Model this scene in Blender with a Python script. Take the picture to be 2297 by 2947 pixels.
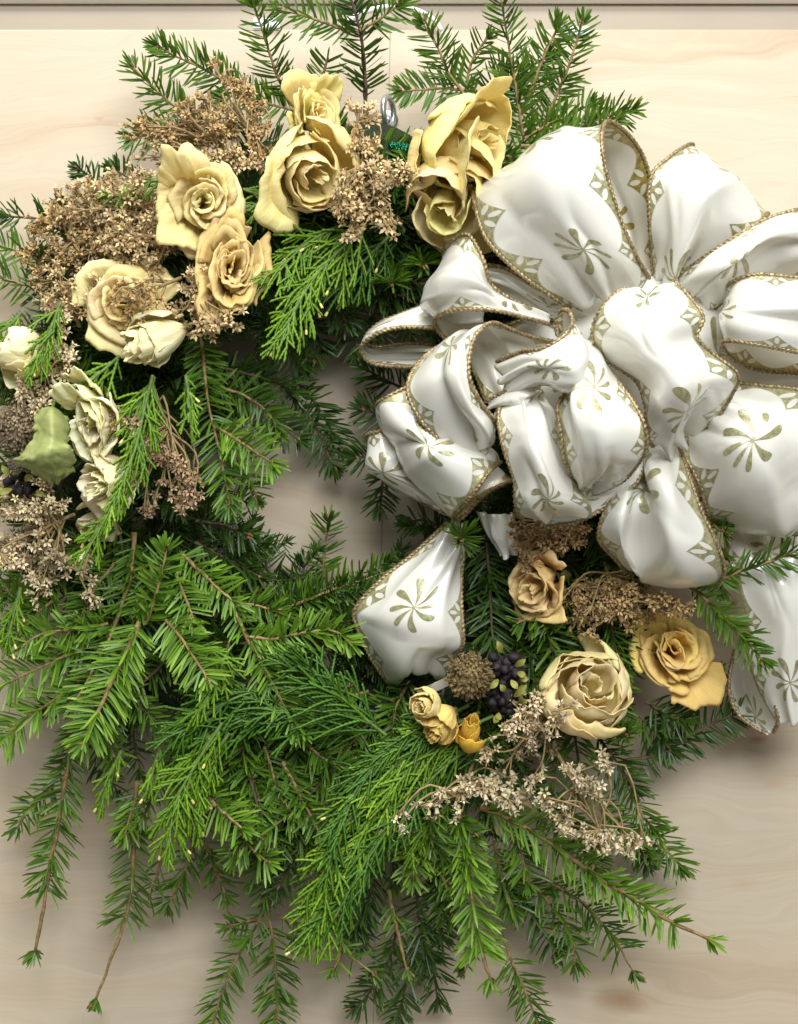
import bpy, math, random
import numpy as np
from mathutils import Vector, Matrix, noise as mnoise

# ------------------------------------------------------------------ camera, light, exposure
S = 0.00025            # metres per photo pixel at the board
PW, PH = 2297, 2947
D = 1.15               # camera distance from the board
scene = bpy.context.scene
for o in list(bpy.data.objects): bpy.data.objects.remove(o)
col = scene.collection

cam_d = bpy.data.cameras.new('camera'); cam = bpy.data.objects.new('camera', cam_d); col.objects.link(cam)
cam.location = (0, -D, 0); cam.rotation_euler = (math.pi/2, 0, 0)
cam_d.sensor_fit = 'VERTICAL'; cam_d.sensor_height = 36.0
cam_d.lens = 36.0*D/(PH*S); cam_d.clip_start = 0.01; cam_d.clip_end = 50
scene.camera = cam

world = bpy.data.worlds.new('World'); scene.world = world; world.use_nodes = True
bg = world.node_tree.nodes['Background']
bg.inputs[0].default_value = (1.0, 0.97, 0.92, 1); bg.inputs[1].default_value = 0.21

def area(name, loc, target, sx, sy, power, color):
    l = bpy.data.lights.new(name, 'AREA'); l.shape = 'RECTANGLE'; l.size = sx; l.size_y = sy
    l.energy = power; l.color = color
    o = bpy.data.objects.new(name, l); col.objects.link(o); o.location = loc
    o.rotation_euler = (Vector(target)-Vector(loc)).to_track_quat('-Z', 'Y').to_euler()
    return o
area('ceiling_or_fill_lamp', (-0.35, -1.2, 2.35), (0, -0.02, -0.1), 1.8, 0.75, 66, (1.0, 0.985, 0.95))  # overhead fluorescent above and in front of the board
area('ceiling_or_fill_lamp', (0.45, -2.2, 1.15), (0, 0, -0.2), 1.5, 0.9, 68, (0.95, 0.98, 1.0))  # added front fill that brightens roses and lower board, no known fixture

scene.view_settings.view_transform = 'Standard'; scene.view_settings.look = 'None'
scene.view_settings.exposure = 0.10; scene.view_settings.gamma = 1.0
scene.view_settings.use_curve_mapping = False
scene.render.engine = 'CYCLES'

# ------------------------------------------------------------------ helpers
rng = np.random.default_rng(7)
random.seed(7)

def W(px, py, h=0.0):
    """photo pixel + height above the board (mm) -> world point"""
    h = h*0.001; k = (D-h)/D
    return np.array([(px-PW/2)*S*k, -h, (PH/2-py)*S*k])
def WP(pts): return np.array([W(*p) for p in pts])

def nrm(a):
    return a/np.maximum(np.linalg.norm(a, axis=-1, keepdims=True), 1e-12)

def catmull(P, t):
    """P (n,k) control points, t in [0, n-1] -> points"""
    P = np.asarray(P, float); n = len(P)
    if n == 2:
        return P[0]+(P[1]-P[0])*np.asarray(t)[:, None]
    Pe = np.vstack([2*P[0]-P[1], P, 2*P[-1]-P[-2]])
    i = np.clip(np.floor(t).astype(int), 0, n-2); f = (t-i)[:, None]
    a, b, c, d = Pe[i], Pe[i+1], Pe[i+2], Pe[i+3]
    return 0.5*((2*b)+(-a+c)*f+(2*a-5*b+4*c-d)*f**2+(-a+3*b-3*c+d)*f**3)

def resample(P, n):
    q = catmull(P, np.linspace(0, len(P)-1, max(8*len(P), 40)))
    s = np.concatenate([[0], np.cumsum(np.linalg.norm(np.diff(q, axis=0), axis=1))])
    tt = np.linspace(0, s[-1], n)
    return np.stack([np.interp(tt, s, q[:, k]) for k in range(q.shape[1])], 1), s[-1]

def mesh_obj(name, V, F, mats, parent=None, uv=None, smooth=True, fmat=None, link=True):
    me = bpy.data.meshes.new(name)
    V = np.asarray(V, np.float32); F = np.asarray(F, np.int32)
    k = F.shape[1]
    me.vertices.add(len(V)); me.vertices.foreach_set('co', V.ravel())
    me.loops.add(F.size); me.loops.foreach_set('vertex_index', F.ravel())
    me.polygons.add(len(F)); me.polygons.foreach_set('loop_start', np.arange(0, F.size, k, dtype=np.int32))
    me.polygons.foreach_set('loop_total', np.full(len(F), k, np.int32))
    if smooth: me.polygons.foreach_set('use_smooth', np.ones(len(F), bool))
    if fmat is not None: me.polygons.foreach_set('material_index', np.asarray(fmat, np.int32))
    for m in (mats if isinstance(mats, (list, tuple)) else [mats]): me.materials.append(m)
    if uv is not None:
        l = me.uv_layers.new(name='UVMap'); l.data.foreach_set('uv', np.asarray(uv, np.float32)[F.ravel()].ravel())
    me.update(calc_edges=True); me.validate()
    if not link: return me
    o = bpy.data.objects.new(name, me); col.objects.link(o)
    if parent: o.parent = parent
    return o

def grid_faces(nr, nc, base=0, wrap=False):
    r = np.arange(nr-1)[:, None]; cmax = nc if wrap else nc-1
    c = np.arange(cmax)[None, :]; c2 = (c+1) % nc
    a = r*nc+c; b = r*nc+c2; d = (r+1)*nc+c; e = (r+1)*nc+c2
    return base+np.stack([a, b, e, d], -1).reshape(-1, 4)

class MB:
    def __init__(s): s.V = []; s.F = []; s.U = []; s.M = []; s.n = 0
    def add(s, V, F, U=None, m=0):
        V = np.asarray(V, float); s.V.append(V); s.F.append(np.asarray(F)+s.n)
        s.U.append(np.zeros((len(V), 2)) if U is None else np.asarray(U, float))
        s.M.append(np.full(len(F), m)); s.n += len(V)
    def tube(s, P, r0, r1=None, sides=6, m=0, u=0.5, bumps=0.0):
        P = np.asarray(P, float); n = len(P); r1 = r0 if r1 is None else r1
        T = nrm(np.gradient(P, axis=0)); ref = np.array([0.31, -0.9, 0.27])
        A = nrm(np.cross(T, ref)); B = np.cross(T, A)
        rad = np.linspace(r0, r1, n)
        if bumps: rad = rad*(1+bumps*rng.standard_normal(n))
        a = np.linspace(0, 2*np.pi, sides, endpoint=False)
        ring = A[:, None, :]*np.cos(a)[None, :, None]+B[:, None, :]*np.sin(a)[None, :, None]
        V = (P[:, None, :]+ring*rad[:, None, None]).reshape(-1, 3)
        U = np.stack([np.full(len(V), u), np.repeat(np.linspace(0, 1, n), sides)], 1)
        F = grid_faces(n, sides, wrap=True)
        cap = [[(n-1)*sides+i for i in (0, 1, 2, 3)]] if sides == 4 else \
              [[(n-1)*sides+0, (n-1)*sides+k, (n-1)*sides+k+1, (n-1)*sides+k+2] for k in range(1, sides-2, 2)]
        s.add(V, np.vstack([F, np.array(cap)]), U, m)
    def build(s, name, mats, parent=None, smooth=True, link=True):
        return mesh_obj(name, np.vstack(s.V), np.vstack(s.F), mats, parent, np.vstack(s.U), smooth, np.concatenate(s.M), link)

def empty(name, loc, label=None, cat=None, group=None):
    o = bpy.data.objects.new(name, None); col.objects.link(o); o.location = loc; o.empty_display_size = 0.02
    if label: tag(o, label, cat, group)
    return o
def tag(o, label, cat, group=None):
    o['label'] = label; o['category'] = cat
    if group: o['group'] = group
    return o
def rebase(o, root):
    """mesh written in world coordinates becomes child of root (root only translated)"""
    o.parent = root; o.matrix_parent_inverse = Matrix.Translation(-Vector(root.location))
    return o

# ------------------------------------------------------------------ shader helpers
class N:
    """value in a node tree with operators"""
    def __init__(s, nt, sock): s.nt = nt; s.s = sock
    def _op(s, op, o=None, o2=None):
        n = s.nt.nodes.new('ShaderNodeMath'); n.operation = op
        s.nt.links.new(s.s, n.inputs[0])
        for k, v in ((1, o), (2, o2)):
            if v is None: continue
            if isinstance(v, N): s.nt.links.new(v.s, n.inputs[k])
            else: n.inputs[k].default_value = v
        return N(s.nt, n.outputs[0])
    def __add__(s, o): return s._op('ADD', o)
    def __sub__(s, o): return s._op('SUBTRACT', o)
    def __mul__(s, o): return s._op('MULTIPLY', o)
    def __truediv__(s, o): return s._op('DIVIDE', o)
    def abs(s): return s._op('ABSOLUTE')
    def sq(s): return s._op('MULTIPLY', s)
    def sqrt(s): return s._op('SQRT')
    def fract(s): return s._op('FRACT')
    def floor(s): return s._op('FLOOR')
    def sin(s): return s._op('SINE')
    def atan2(s, o): return s._op('ARCTAN2', o)
    def mx(s, o): return s._op('MAXIMUM', o)
    def mn(s, o): return s._op('MINIMUM', o)
    def lt(s, o, soft=0.004):            # 1 where s < o, softened
        d = (s-o)*(-0.5/soft)+0.5
        d = d.mx(0.0).mn(1.0); return d

class Mat:
    def __init__(s, name):
        s.m = bpy.data.materials.new(name); s.m.use_nodes = True; s.nt = s.m.node_tree
        s.b = s.nt.nodes['Principled BSDF']; s.out = s.nt.nodes['Material Output']
    def node(s, t, **kw):
        n = s.nt.nodes.new(t)
        for k, v in kw.items(): setattr(n, k, v)
        return n
    def link(s, a, b): s.nt.links.new(a.s if isinstance(a, N) else a, b)
    def v(s, sock): return N(s.nt, sock)
    def noise(s, scale, detail=3, rough=0.5, vec=None, dist=0.0):
        n = s.node('ShaderNodeTexNoise'); n.inputs['Scale'].default_value = scale
        n.inputs['Detail'].default_value = detail; n.inputs['Roughness'].default_value = rough
        n.inputs['Distortion'].default_value = dist
        if vec is not None: s.link(vec, n.inputs['Vector'])
        return n
    def coord(s, which='Object', scale=None, rot=None, loc=None):
        t = s.node('ShaderNodeTexCoord')
        if scale is None and rot is None: return t.outputs[which]
        mp = s.node('ShaderNodeMapping')
        if scale: mp.inputs['Scale'].default_value = scale
        if rot: mp.inputs['Rotation'].default_value = rot
        if loc: mp.inputs['Location'].default_value = loc
        s.link(t.outputs[which], mp.inputs['Vector']); return mp.outputs[0]
    def ramp(s, fac, stops):
        r = s.node('ShaderNodeValToRGB'); s.link(fac, r.inputs[0])
        e = r.color_ramp.elements
        e[0].position, e[0].color = stops[0][0], (*stops[0][1], 1)
        e[1].position, e[1].color = stops[-1][0], (*stops[-1][1], 1)
        for p, c in stops[1:-1]:
            x = e.new(p); x.color = (*c, 1)
        return r.outputs[0]
    def mix(s, f, a, b, mode='MIX'):
        n = s.node('ShaderNodeMix', data_type='RGBA', blend_type=mode)
        for sock, v in ((n.inputs[0], f), (n.inputs[6], a), (n.inputs[7], b)):
            if isinstance(v, (int, float)): sock.default_value = v
            elif isinstance(v, tuple): sock.default_value = (*v, 1)
            else: s.link(v, sock)
        return n.outputs[2]
    def base(s, c):
        if isinstance(c, tuple): s.b.inputs['Base Color'].default_value = (*c, 1)
        else: s.link(c, s.b.inputs['Base Color'])
    def set(s, **kw):
        for k, v in kw.items():
            key = k.replace('_', ' ')
            if isinstance(v, (int, float)): s.b.inputs[key].default_value = v
            else: s.link(v, s.b.inputs[key])
    def bump(s, h, strength=0.3, dist=0.001):
        n = s.node('ShaderNodeBump'); n.inputs['Strength'].default_value = strength
        n.inputs['Distance'].default_value = dist
        s.link(h, n.inputs['Height']); s.link(n.outputs[0], s.b.inputs['Normal'])
    def translucent(s, color, fac):
        t = s.node('ShaderNodeBsdfTranslucent'); mx = s.node('ShaderNodeMixShader'); mx.inputs[0].default_value = fac
        if isinstance(color, tuple): t.inputs[0].default_value = (*color, 1)
        else: s.link(color, t.inputs[0])
        s.link(s.b.outputs[0], mx.inputs[1]); s.link(t.outputs[0], mx.inputs[2]); s.link(mx.outputs[0], s.out.inputs[0])

def plain(name, c, rough=0.6, var=0.25, scale=120, **kw):
    m = Mat(name); n = m.noise(scale, 4, vec=m.coord())
    d = tuple(x*(1-var) for x in c); e = tuple(min(1, x*(1+var)) for x in c)
    m.base(m.ramp(n.outputs[0], [(0.3, d), (0.7, e)])); m.set(Roughness=rough, **kw)
    return m.m

def fir_material(name, dark, mid, tip, rough=0.42):
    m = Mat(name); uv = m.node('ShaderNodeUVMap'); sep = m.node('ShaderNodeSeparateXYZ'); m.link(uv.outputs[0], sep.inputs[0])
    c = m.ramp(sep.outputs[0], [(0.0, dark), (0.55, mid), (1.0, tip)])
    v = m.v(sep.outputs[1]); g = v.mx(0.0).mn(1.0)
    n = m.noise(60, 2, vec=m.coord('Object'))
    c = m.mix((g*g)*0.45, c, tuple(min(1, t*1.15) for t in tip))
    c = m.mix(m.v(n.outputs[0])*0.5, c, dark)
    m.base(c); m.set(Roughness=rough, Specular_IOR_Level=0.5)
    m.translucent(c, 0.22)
    return m.m
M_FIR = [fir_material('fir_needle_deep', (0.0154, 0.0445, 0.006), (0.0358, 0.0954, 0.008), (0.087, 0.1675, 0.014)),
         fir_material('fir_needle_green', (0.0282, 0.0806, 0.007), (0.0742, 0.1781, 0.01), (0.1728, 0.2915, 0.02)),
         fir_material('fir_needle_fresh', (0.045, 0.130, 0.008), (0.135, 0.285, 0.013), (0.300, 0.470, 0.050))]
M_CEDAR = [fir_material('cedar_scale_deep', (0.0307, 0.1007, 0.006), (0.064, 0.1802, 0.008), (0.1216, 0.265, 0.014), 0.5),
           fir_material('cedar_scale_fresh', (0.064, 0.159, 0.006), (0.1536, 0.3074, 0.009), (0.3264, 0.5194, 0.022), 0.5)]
M_TWIG = plain('fir_twig_bark', (0.27, 0.18, 0.065), 0.75, 0.45, 300)
M_TWIGD = plain('fir_twig_dark_bark', (0.10, 0.065, 0.035), 0.8, 0.4, 300)
M_TWIGG = plain('cedar_twig', (0.10, 0.16, 0.03), 0.65, 0.4, 300)
M_BUD = plain('brown_bud', (0.25, 0.13, 0.06), 0.6, 0.35, 400)
M_POLLEN = plain('yellow_cone_tip', (0.62, 0.55, 0.18), 0.6, 0.2, 300)

# ------------------------------------------------------------------ setting: plywood board, wall behind
def board_material():
    m = Mat('maple_plywood')
    co = m.coord('Object')
    warp = m.noise(3.2, 3, 0.55, m.coord('Object', (1.0, 1.0, 2.6)))
    add = m.node('ShaderNodeVectorMath', operation='MULTIPLY_ADD')
    m.link(warp.outputs[1], add.inputs[0]); add.inputs[1].default_value = (0.0, 0.0, 0.16); m.link(co, add.inputs[2])
    mp = m.node('ShaderNodeMapping'); mp.inputs['Scale'].default_value = (1.1, 1, 22); m.link(add.outputs[0], mp.inputs[0])
    big = m.noise(1.6, 5, 0.6, mp.outputs[0], 0.6)
    mp2 = m.node('ShaderNodeMapping'); mp2.inputs['Scale'].default_value = (5, 1, 190); m.link(add.outputs[0], mp2.inputs[0])
    fine = m.noise(2.0, 4, 0.65, mp2.outputs[0])
    c = m.ramp(big.outputs[0], [(0.28, (0.45, 0.335, 0.22)), (0.40, (0.525, 0.43, 0.305)), (0.55, (0.55, 0.472, 0.35)), (0.72, (0.515, 0.428, 0.31))])
    f2 = m.ramp(fine.outputs[0], [(0.30, (0.90, 0.87, 0.84)), (0.62, (1, 1, 1))])
    c = m.mix(0.75, c, f2, 'MULTIPLY')
    blot = m.noise(5, 3, 0.6, co); c = m.mix(m.v(blot.outputs[0])*0.35, c, (0.50, 0.40, 0.295))
    sep = m.node('ShaderNodeSeparateXYZ'); m.link(co, sep.inputs[0]); x = m.v(sep.outputs[0]); z = m.v(sep.outputs[2])
    nz = m.noise(30, 4, 0.6, co)
    # knots and small stains in the veneer, and the pencil line down the middle
    for (px, py, r, colr, st) in ((1790, 2878, 0.012, (0.33, 0.20, 0.10), 0.75), (2180, 2128, 0.0042, (0.42, 0.16, 0.06), 0.85),
                                 (2230, 2255, 0.005, (0.55, 0.30, 0.16), 0.4), (285, 342, 0.0022, (0.45, 0.22, 0.15), 0.6), (2140, 2545, 0.006, (0.52, 0.34, 0.2), 0.5)):
        p = W(px, py)
        d = (((x-float(p[0]))*0.45).sq()+(z-float(p[2])).sq()).sqrt()+(m.v(nz.outputs[0])-0.5)*(r*0.9)
        k = (d/r)*-1.0+1.0
        c = m.mix(k.mx(0.0).mn(1.0)*st, c, colr)
    a = W(1123, 100); b = W(1097, 1620); sl = float((b[0]-a[0])/(b[2]-a[2]))
    lx = (x-(float(a[0])-sl*float(a[2])))-(z*sl)
    brk = m.noise(40, 2, 0.5, co)
    c = m.mix(lx.abs().lt(0.00045, 0.0003)*(m.v(brk.outputs[0])*0.9), c, (0.16, 0.13, 0.11))
    m.base(c); m.set(Roughness=0.55, Specular_IOR_Level=0.35)
    m.bump(fine.outputs[0], 0.12, 0.0006)
    return m.m

def box(mb, x0, x1, y0, y1, z0, z1, m=0):
    V = [(x, y, z) for x in (x0, x1) for y in (y0, y1) for z in (z0, z1)]
    F = [(0, 1, 3, 2), (4, 6, 7, 5), (0, 4, 5, 1), (2, 3, 7, 6), (0, 2, 6, 4), (1, 5, 7, 3)]
    mb.add(V, F, None, m)
ztop = W(0, 84)[2]
mb = MB(); box(mb, -1.0, 1.0, 0.0, 0.018, -1.0, ztop); bo = mb.build('plywood_board', board_material(), smooth=False)
bo['kind'] = 'structure'
bv = bo.modifiers.new('b', 'BEVEL'); bv.width = 0.0012; bv.segments = 2
mb = MB(); box(mb, -1.6, 1.6, 0.024, 0.06, -1.2, 1.2)
wl = mb.build('wall', plain('grey_beige_wall', (0.34, 0.29, 0.225), 0.8, 0.10, 6), smooth=False); wl['kind'] = 'structure'
zr = W(0, 8, -20)[2]
mb = MB(); box(mb, -1.4, 1.4, 0.0205, 0.0235, zr, zr+0.03)
rl = mb.build('wall_rail', plain('rail_paint', (0.55, 0.50, 0.40), 0.6, 0.05, 10), smooth=False); rl['kind'] = 'structure'

# ------------------------------------------------------------------ evergreen generators
def sprig_mesh(P, L=0.0185, dens=1.0, n0=0.02, n1=0.97, tuft=True, flat=1.2, seed=0, wid=0.00165, base_len=0.75, fan=67, Nref=(0, -1, 0), r0=0.0016, lift=0.28, gap=0.0, bend=0.35):
    """returns (stem MB, needle MB) for a fir sprig along control points P (world or local)"""
    g = np.random.default_rng(seed)
    pts, length = resample(np.asarray(P, float), 26)
    # slight natural kinks in the twig
    kink = np.cumsum(g.standard_normal((26, 3)), 0)*length*0.0025; kink -= np.linspace(0, 1, 26)[:, None]*kink[-1]
    pts = pts+kink
    L = L*0.90; n = int(length/0.00098*dens)
    t = np.sort(g.uniform(n0, n1, n))
    if gap: t = t[g.uniform(0, 1, n) > gap*(0.3+0.7*np.sin(t*17+seed)**2)]
    n = len(t)
    tt = np.linspace(0, 1, 26)
    pos = np.stack([np.interp(t, tt, pts[:, k]) for k in range(3)], 1)
    Tall = nrm(np.gradient(pts, axis=0)); T = nrm(np.stack([np.interp(t, tt, Tall[:, k]) for k in range(3)], 1))
    Nr = np.asarray(Nref, float); Nn = nrm(Nr-T*(T@Nr)[:, None]+1e-6); Sd = np.cross(T, Nn)
    side = np.where(np.arange(n) % 2 == 0, 1.0, -1.0)
    phi = np.abs(g.normal(lift, 0.42/flat, n))*np.where(g.uniform(0, 1, n) < 0.78, 1, -0.6)
    up = g.uniform(0, 1, n) < 0.24*(2-flat)+0.04; phi = np.where(up, g.uniform(0.6, 1.9, n), phi)
    al = np.radians(g.normal(fan, 9, n))*(1-0.35*np.clip((t-0.85)/0.15, 0, 1))
    d = np.cos(al)[:, None]*T+np.sin(al)[:, None]*(np.cos(phi)[:, None]*Sd*side[:, None]+np.sin(phi)[:, None]*Nn)
    ln = L*g.normal(1, 0.10, n)*np.clip(base_len+(1-base_len)*t*3, 0, 1)*(1-0.30*np.clip((t-0.75)/0.25, 0, 1))
    if tuft:
        k = 15
        a = g.uniform(0, 2*np.pi, k); sp = g.uniform(0.25, 1.15, k)
        Te = Tall[-1]; Ne = nrm(Nr-Te*(Te@Nr)+1e-6); Se = np.cross(Te, Ne)
        de = np.cos(sp)[:, None]*Te+np.sin(sp)[:, None]*(np.cos(a)[:, None]*Se+np.sin(a)[:, None]*Ne)
        pos = np.vstack([pos, pts[-1]-Te*0.002*g.uniform(0, 1, k)[:, None]]); d = np.vstack([d, de]); T = np.vstack([T, np.tile(Te, (k, 1))])
        Nn = np.vstack([Nn, np.tile(Ne, (k, 1))]); ln = np.concatenate([ln, L*g.uniform(0.4, 0.72, k)]); n += k
    d = nrm(d); ln = ln[:, None]
    # needle blade: 4 stations x 3 verts
    wv = nrm(np.cross(d, Nn+0.35*g.standard_normal((n, 3)))); up = nrm(np.cross(wv, d))
    curve = nrm(T*0.7+Nn*g.uniform(-0.2, 0.8, (n, 1)))*bend*g.normal(1, 0.4, (n, 1))
    w = wid*g.normal(1, 0.12, (n, 1))
    V = np.zeros((n, 4, 3, 3)); U = np.zeros((n, 4, 3, 2)); rr = np.clip(g.normal(0.5, 0.24, n), 0, 1)
    for k, (s, ws, dp) in enumerate(((0.0, 0.35, 0.0), (0.28, 0.95, 0.16), (0.82, 0.92, 0.16), (1.0, 0.30, 0.0))):
        c = pos+d*ln*s+curve*ln*0.5*s*s
        V[:, k, 0] = c-wv*w*0.5*ws; V[:, k, 1] = c-up*w*dp; V[:, k, 2] = c+wv*w*0.5*ws
        U[:, k, :, 0] = rr[:, None]; U[:, k, :, 1] = s
    V = V.reshape(-1, 3); U = U.reshape(-1, 2)
    f0 = grid_faces(4, 3); F = (f0[None]+(np.arange(n)*12)[:, None, None]).reshape(-1, 4)
    nb = MB(); nb.add(V, F, U)
    sb = MB(); sb.tube(pts, r0*0.82, r0*0.45, 6, 0, bumps=0.12)
    if tuft:
        for k in range(3):
            e = pts[-1]+Tall[-1]*0.0005+g.normal(0, 0.0011, 3); ax = nrm(Tall[-1]+0.5*g.standard_normal(3))
            sb.tube([e-ax*0.001, e, e+ax*0.0013, e+ax*0.0028], 0.0013, 0.0005, 5, 1)
    return sb, nb

wreath = empty('evergreen_wreath', W(1000, 1270, 0), 'evergreen wreath of fir and cedar sprigs hanging on pale plywood', 'wreath')

NS = [0]
def fir(pts, h0=60, h1=70, mat=1, **kw):
    """hero fir sprig from photo pixels; heights in mm from base to tip"""
    NS[0] += 1
    n = len(pts); P = [W(p[0], p[1], p[2] if len(p) > 2 else h0+(h1-h0)*i/(n-1)) for i, p in enumerate(pts)]
    kw.setdefault('seed', NS[0]*13+5)
    sb, nb = sprig_mesh(P, **kw)
    st = rebase(sb.build('fir_sprig', [M_TWIG if mat else M_TWIGD, M_BUD]), wreath)
    nd = nb.build('needles', M_FIR[mat]); nd.parent = st; nd['kind'] = 'stuff'
    return st

def cedar_mesh(P, width=0.05, seed=0, nlat=None, segr=0.00105, sub=5, cone=0.04, ang=32, Nref=(0, -1, 0), droop=0.15, taper=0.75):
    g = np.random.default_rng(seed); mb = MB(); cn = MB(); stem = MB()
    pts, L = resample(np.asarray(P, float), 40); T = nrm(np.gradient(pts, axis=0)); Nr = np.asarray(Nref, float)
    stem.tube(pts, 0.0013, 0.0006, 5)
    def strand(p, d, Nn, ln, r, cone_p):
        """one flat, segmented branchlet"""
        ns = max(4, int(ln/0.0028)); s = np.linspace(0, 1, 2*ns+1)
        side = np.cross(d, Nn); bw = g.normal(0, 0.12)
        c = p+np.outer(s*ln, d)+np.outer(ln*0.5*s*s*bw, side)+np.outer(-ln*droop*s*s*g.uniform(0, 1.6), Nn)+np.outer(-ln*0.16*s*s, (0, 0, 1))
        sc = np.where(np.arange(len(s)) % 2 == 0, 0.62, 1.12)*r*(1-0.25*s); sc[-1] = r*0.25
        ring = np.stack([side*1.25, Nn*0.7, -side*1.25, -Nn*0.7])
        V = (c[:, None, :]+ring[None]*sc[:, None, None]).reshape(-1, 3)
        rr = np.clip(g.normal(0.45, 0.2), 0, 1)
        U = np.stack([np.full(len(V), rr), np.repeat(s**1.5*0.9, 4)], 1)
        mb.add(V, grid_faces(len(s), 4, wrap=True), U)
        if g.uniform() < cone_p:
            e = c[-1]; dd = nrm(c[-1]-c[-2]); cn.tube([e-dd*0.0008, e+dd*0.0004, e+dd*0.0015, e+dd*0.0026], 0.0008, 0.0011, 6)
        return c
    nl = nlat or max(8, int(L/0.0042))
    for k in range(nl):
        t = 0.04+0.96*(k+g.uniform(-0.3, 0.3))/nl; t = min(max(t, 0), 1); i = t*39; i0 = int(min(i, 38)); f = i-i0
        p = pts[i0]*(1-f)+pts[i0+1]*f; tv = T[i0]; Nn = nrm(Nr-tv*(tv@Nr)+0.22*g.standard_normal(3)); sd = np.cross(tv, Nn)*(1 if k % 2 else -1)
        a = math.radians(g.normal(ang, 8)); d = nrm(math.cos(a)*tv+math.sin(a)*sd+0.12*g.standard_normal(3))
        ln = width*(1.0-taper*t*0.6)*g.uniform(0.75, 1.15)
        c = strand(p, d, Nn, ln, segr, cone)
        for j in range(sub):
            q = c[int((0.15+0.75*j/sub)*(len(c)-1))]; s2 = np.cross(d, Nn)*(1 if j % 2 else -1)
            a2 = math.radians(g.normal(27, 6)); d2 = nrm(math.cos(a2)*d+math.sin(a2)*s2+0.08*g.standard_normal(3))
            strand(q, d2, Nn, ln*(0.52-0.05*j)*g.uniform(0.7, 1.15), segr*0.92, cone)
    strand(pts[-1], T[-1], nrm(Nr-T[-1]*(T[-1]@Nr)), width*0.4, segr, cone)
    return stem, mb, cn
def cedar(pts, h0=70, h1=80, mat=1, **kw):
    NS[0] += 1; n = len(pts)
    P = [W(p[0], p[1], p[2] if len(p) > 2 else h0+14+(h1-h0)*i/(n-1)) for i, p in enumerate(pts)]
    kw.setdefault('seed', NS[0]*7+3)
    st, mb, cn = cedar_mesh(P, **kw)
    so = rebase(st.build('cedar_sprig', M_TWIGG), wreath)
    sc = mb.build('scale_leaves', M_CEDAR[mat]); sc.parent = so; sc['kind'] = 'stuff'
    if cn.V:
        c = cn.build('pollen_cones', M_POLLEN); c.parent = so; c['kind'] = 'stuff'
    return so

# ---- the ring the sprigs are wired to
def ring_core():
    mb = MB(); n, s = 120, 20
    a = np.linspace(0, 2*np.pi, n, endpoint=False); b = np.linspace(0, 2*np.pi, s, endpoint=False)
    c = W(1000, 1290, 0); R = 0.182
    V = np.zeros((n, s, 3))
    for i in range(n):
        rr = 0.028+0.005*math.sin(5*a[i])+0.004*math.sin(13*a[i]+1)
        for j in range(s):
            q = rr*(1+0.12*mnoise.noise(Vector((3*math.cos(a[i]), 3*math.sin(a[i]), b[j]))))
            rad = R+q*math.cos(b[j])
            V[i, j] = (c[0]+rad*math.cos(a[i])*1.02, -0.032-q*0.95*math.sin(b[j]), c[2]+rad*math.sin(a[i])*1.04)
    V = np.vstack([V.reshape(-1, 3), V[0]])
    mb.add(V, grid_faces(n+1, s, wrap=True))
    m = Mat('moss_and_clippings'); nz = m.noise(400, 5, 0.7, m.coord())
    m.base(m.ramp(nz.outputs[0], [(0.35, (0.010, 0.022, 0.008)), (0.65, (0.030, 0.050, 0.016))])); m.set(Roughness=0.9); m.bump(nz.outputs[0], 1.0, 0.004)
    rebase(mb.build('ring_base', m.m), wreath)
ring_core()

# ---- filler sprigs packed round the ring (copies share mesh data)
protos = []
for k in range(12):
    g = np.random.default_rng(100+k); L = 0.075+0.05*g.uniform()
    P = [(0, 0, 0), (L*0.35, 0.004*g.normal(), 0.006*g.normal()), (L*0.7, -0.004, 0.012*g.normal()), (L, 0.002*g.normal(), 0.02*g.normal())]
    sb, nb = sprig_mesh(P, seed=300+k, dens=0.95, flat=0.8, lift=0.4)
    sm = sb.build('fir_sprig', [M_TWIGD, M_BUD], link=False)
    protos.append((sm, [nb.build('needles', M_FIR[0], link=False), nb.build('needles', M_FIR[1], link=False)]))
def filler(pos, ang, tilt, roll, sc, k, mat):
    sm, nm = protos[k % 12]
    Mx = Matrix.Rotation(-ang, 4, 'Y') @ Matrix.Rotation(tilt, 4, 'Z') @ Matrix.Rotation(roll, 4, 'X') @ Matrix.Scale(sc, 4)
    Mx = Matrix.Translation(Vector(pos)) @ Mx
    o = bpy.data.objects.new('fir_sprig', sm); col.objects.link(o); o.parent = wreath
    o.matrix_parent_inverse = Matrix.Translation(-Vector(wreath.location)); o.matrix_basis = Mx
    nd = bpy.data.objects.new('needles', nm[mat]); col.objects.link(nd); nd.parent = o; nd['kind'] = 'stuff'
gf = np.random.default_rng(55)
NF = 165
def inside_wreath(x, y):
    ry = 930 if y < 1330 else 1180
    if abs(x-1100) < 230 and y < 520: return False        # board round the hook stays clear
    if ((x-960)/1030)**2+((y-1330)/ry)**2 > 1: return False
    return ((x-975)/240)**2+((y-1260)/390)**2 > 1
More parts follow.
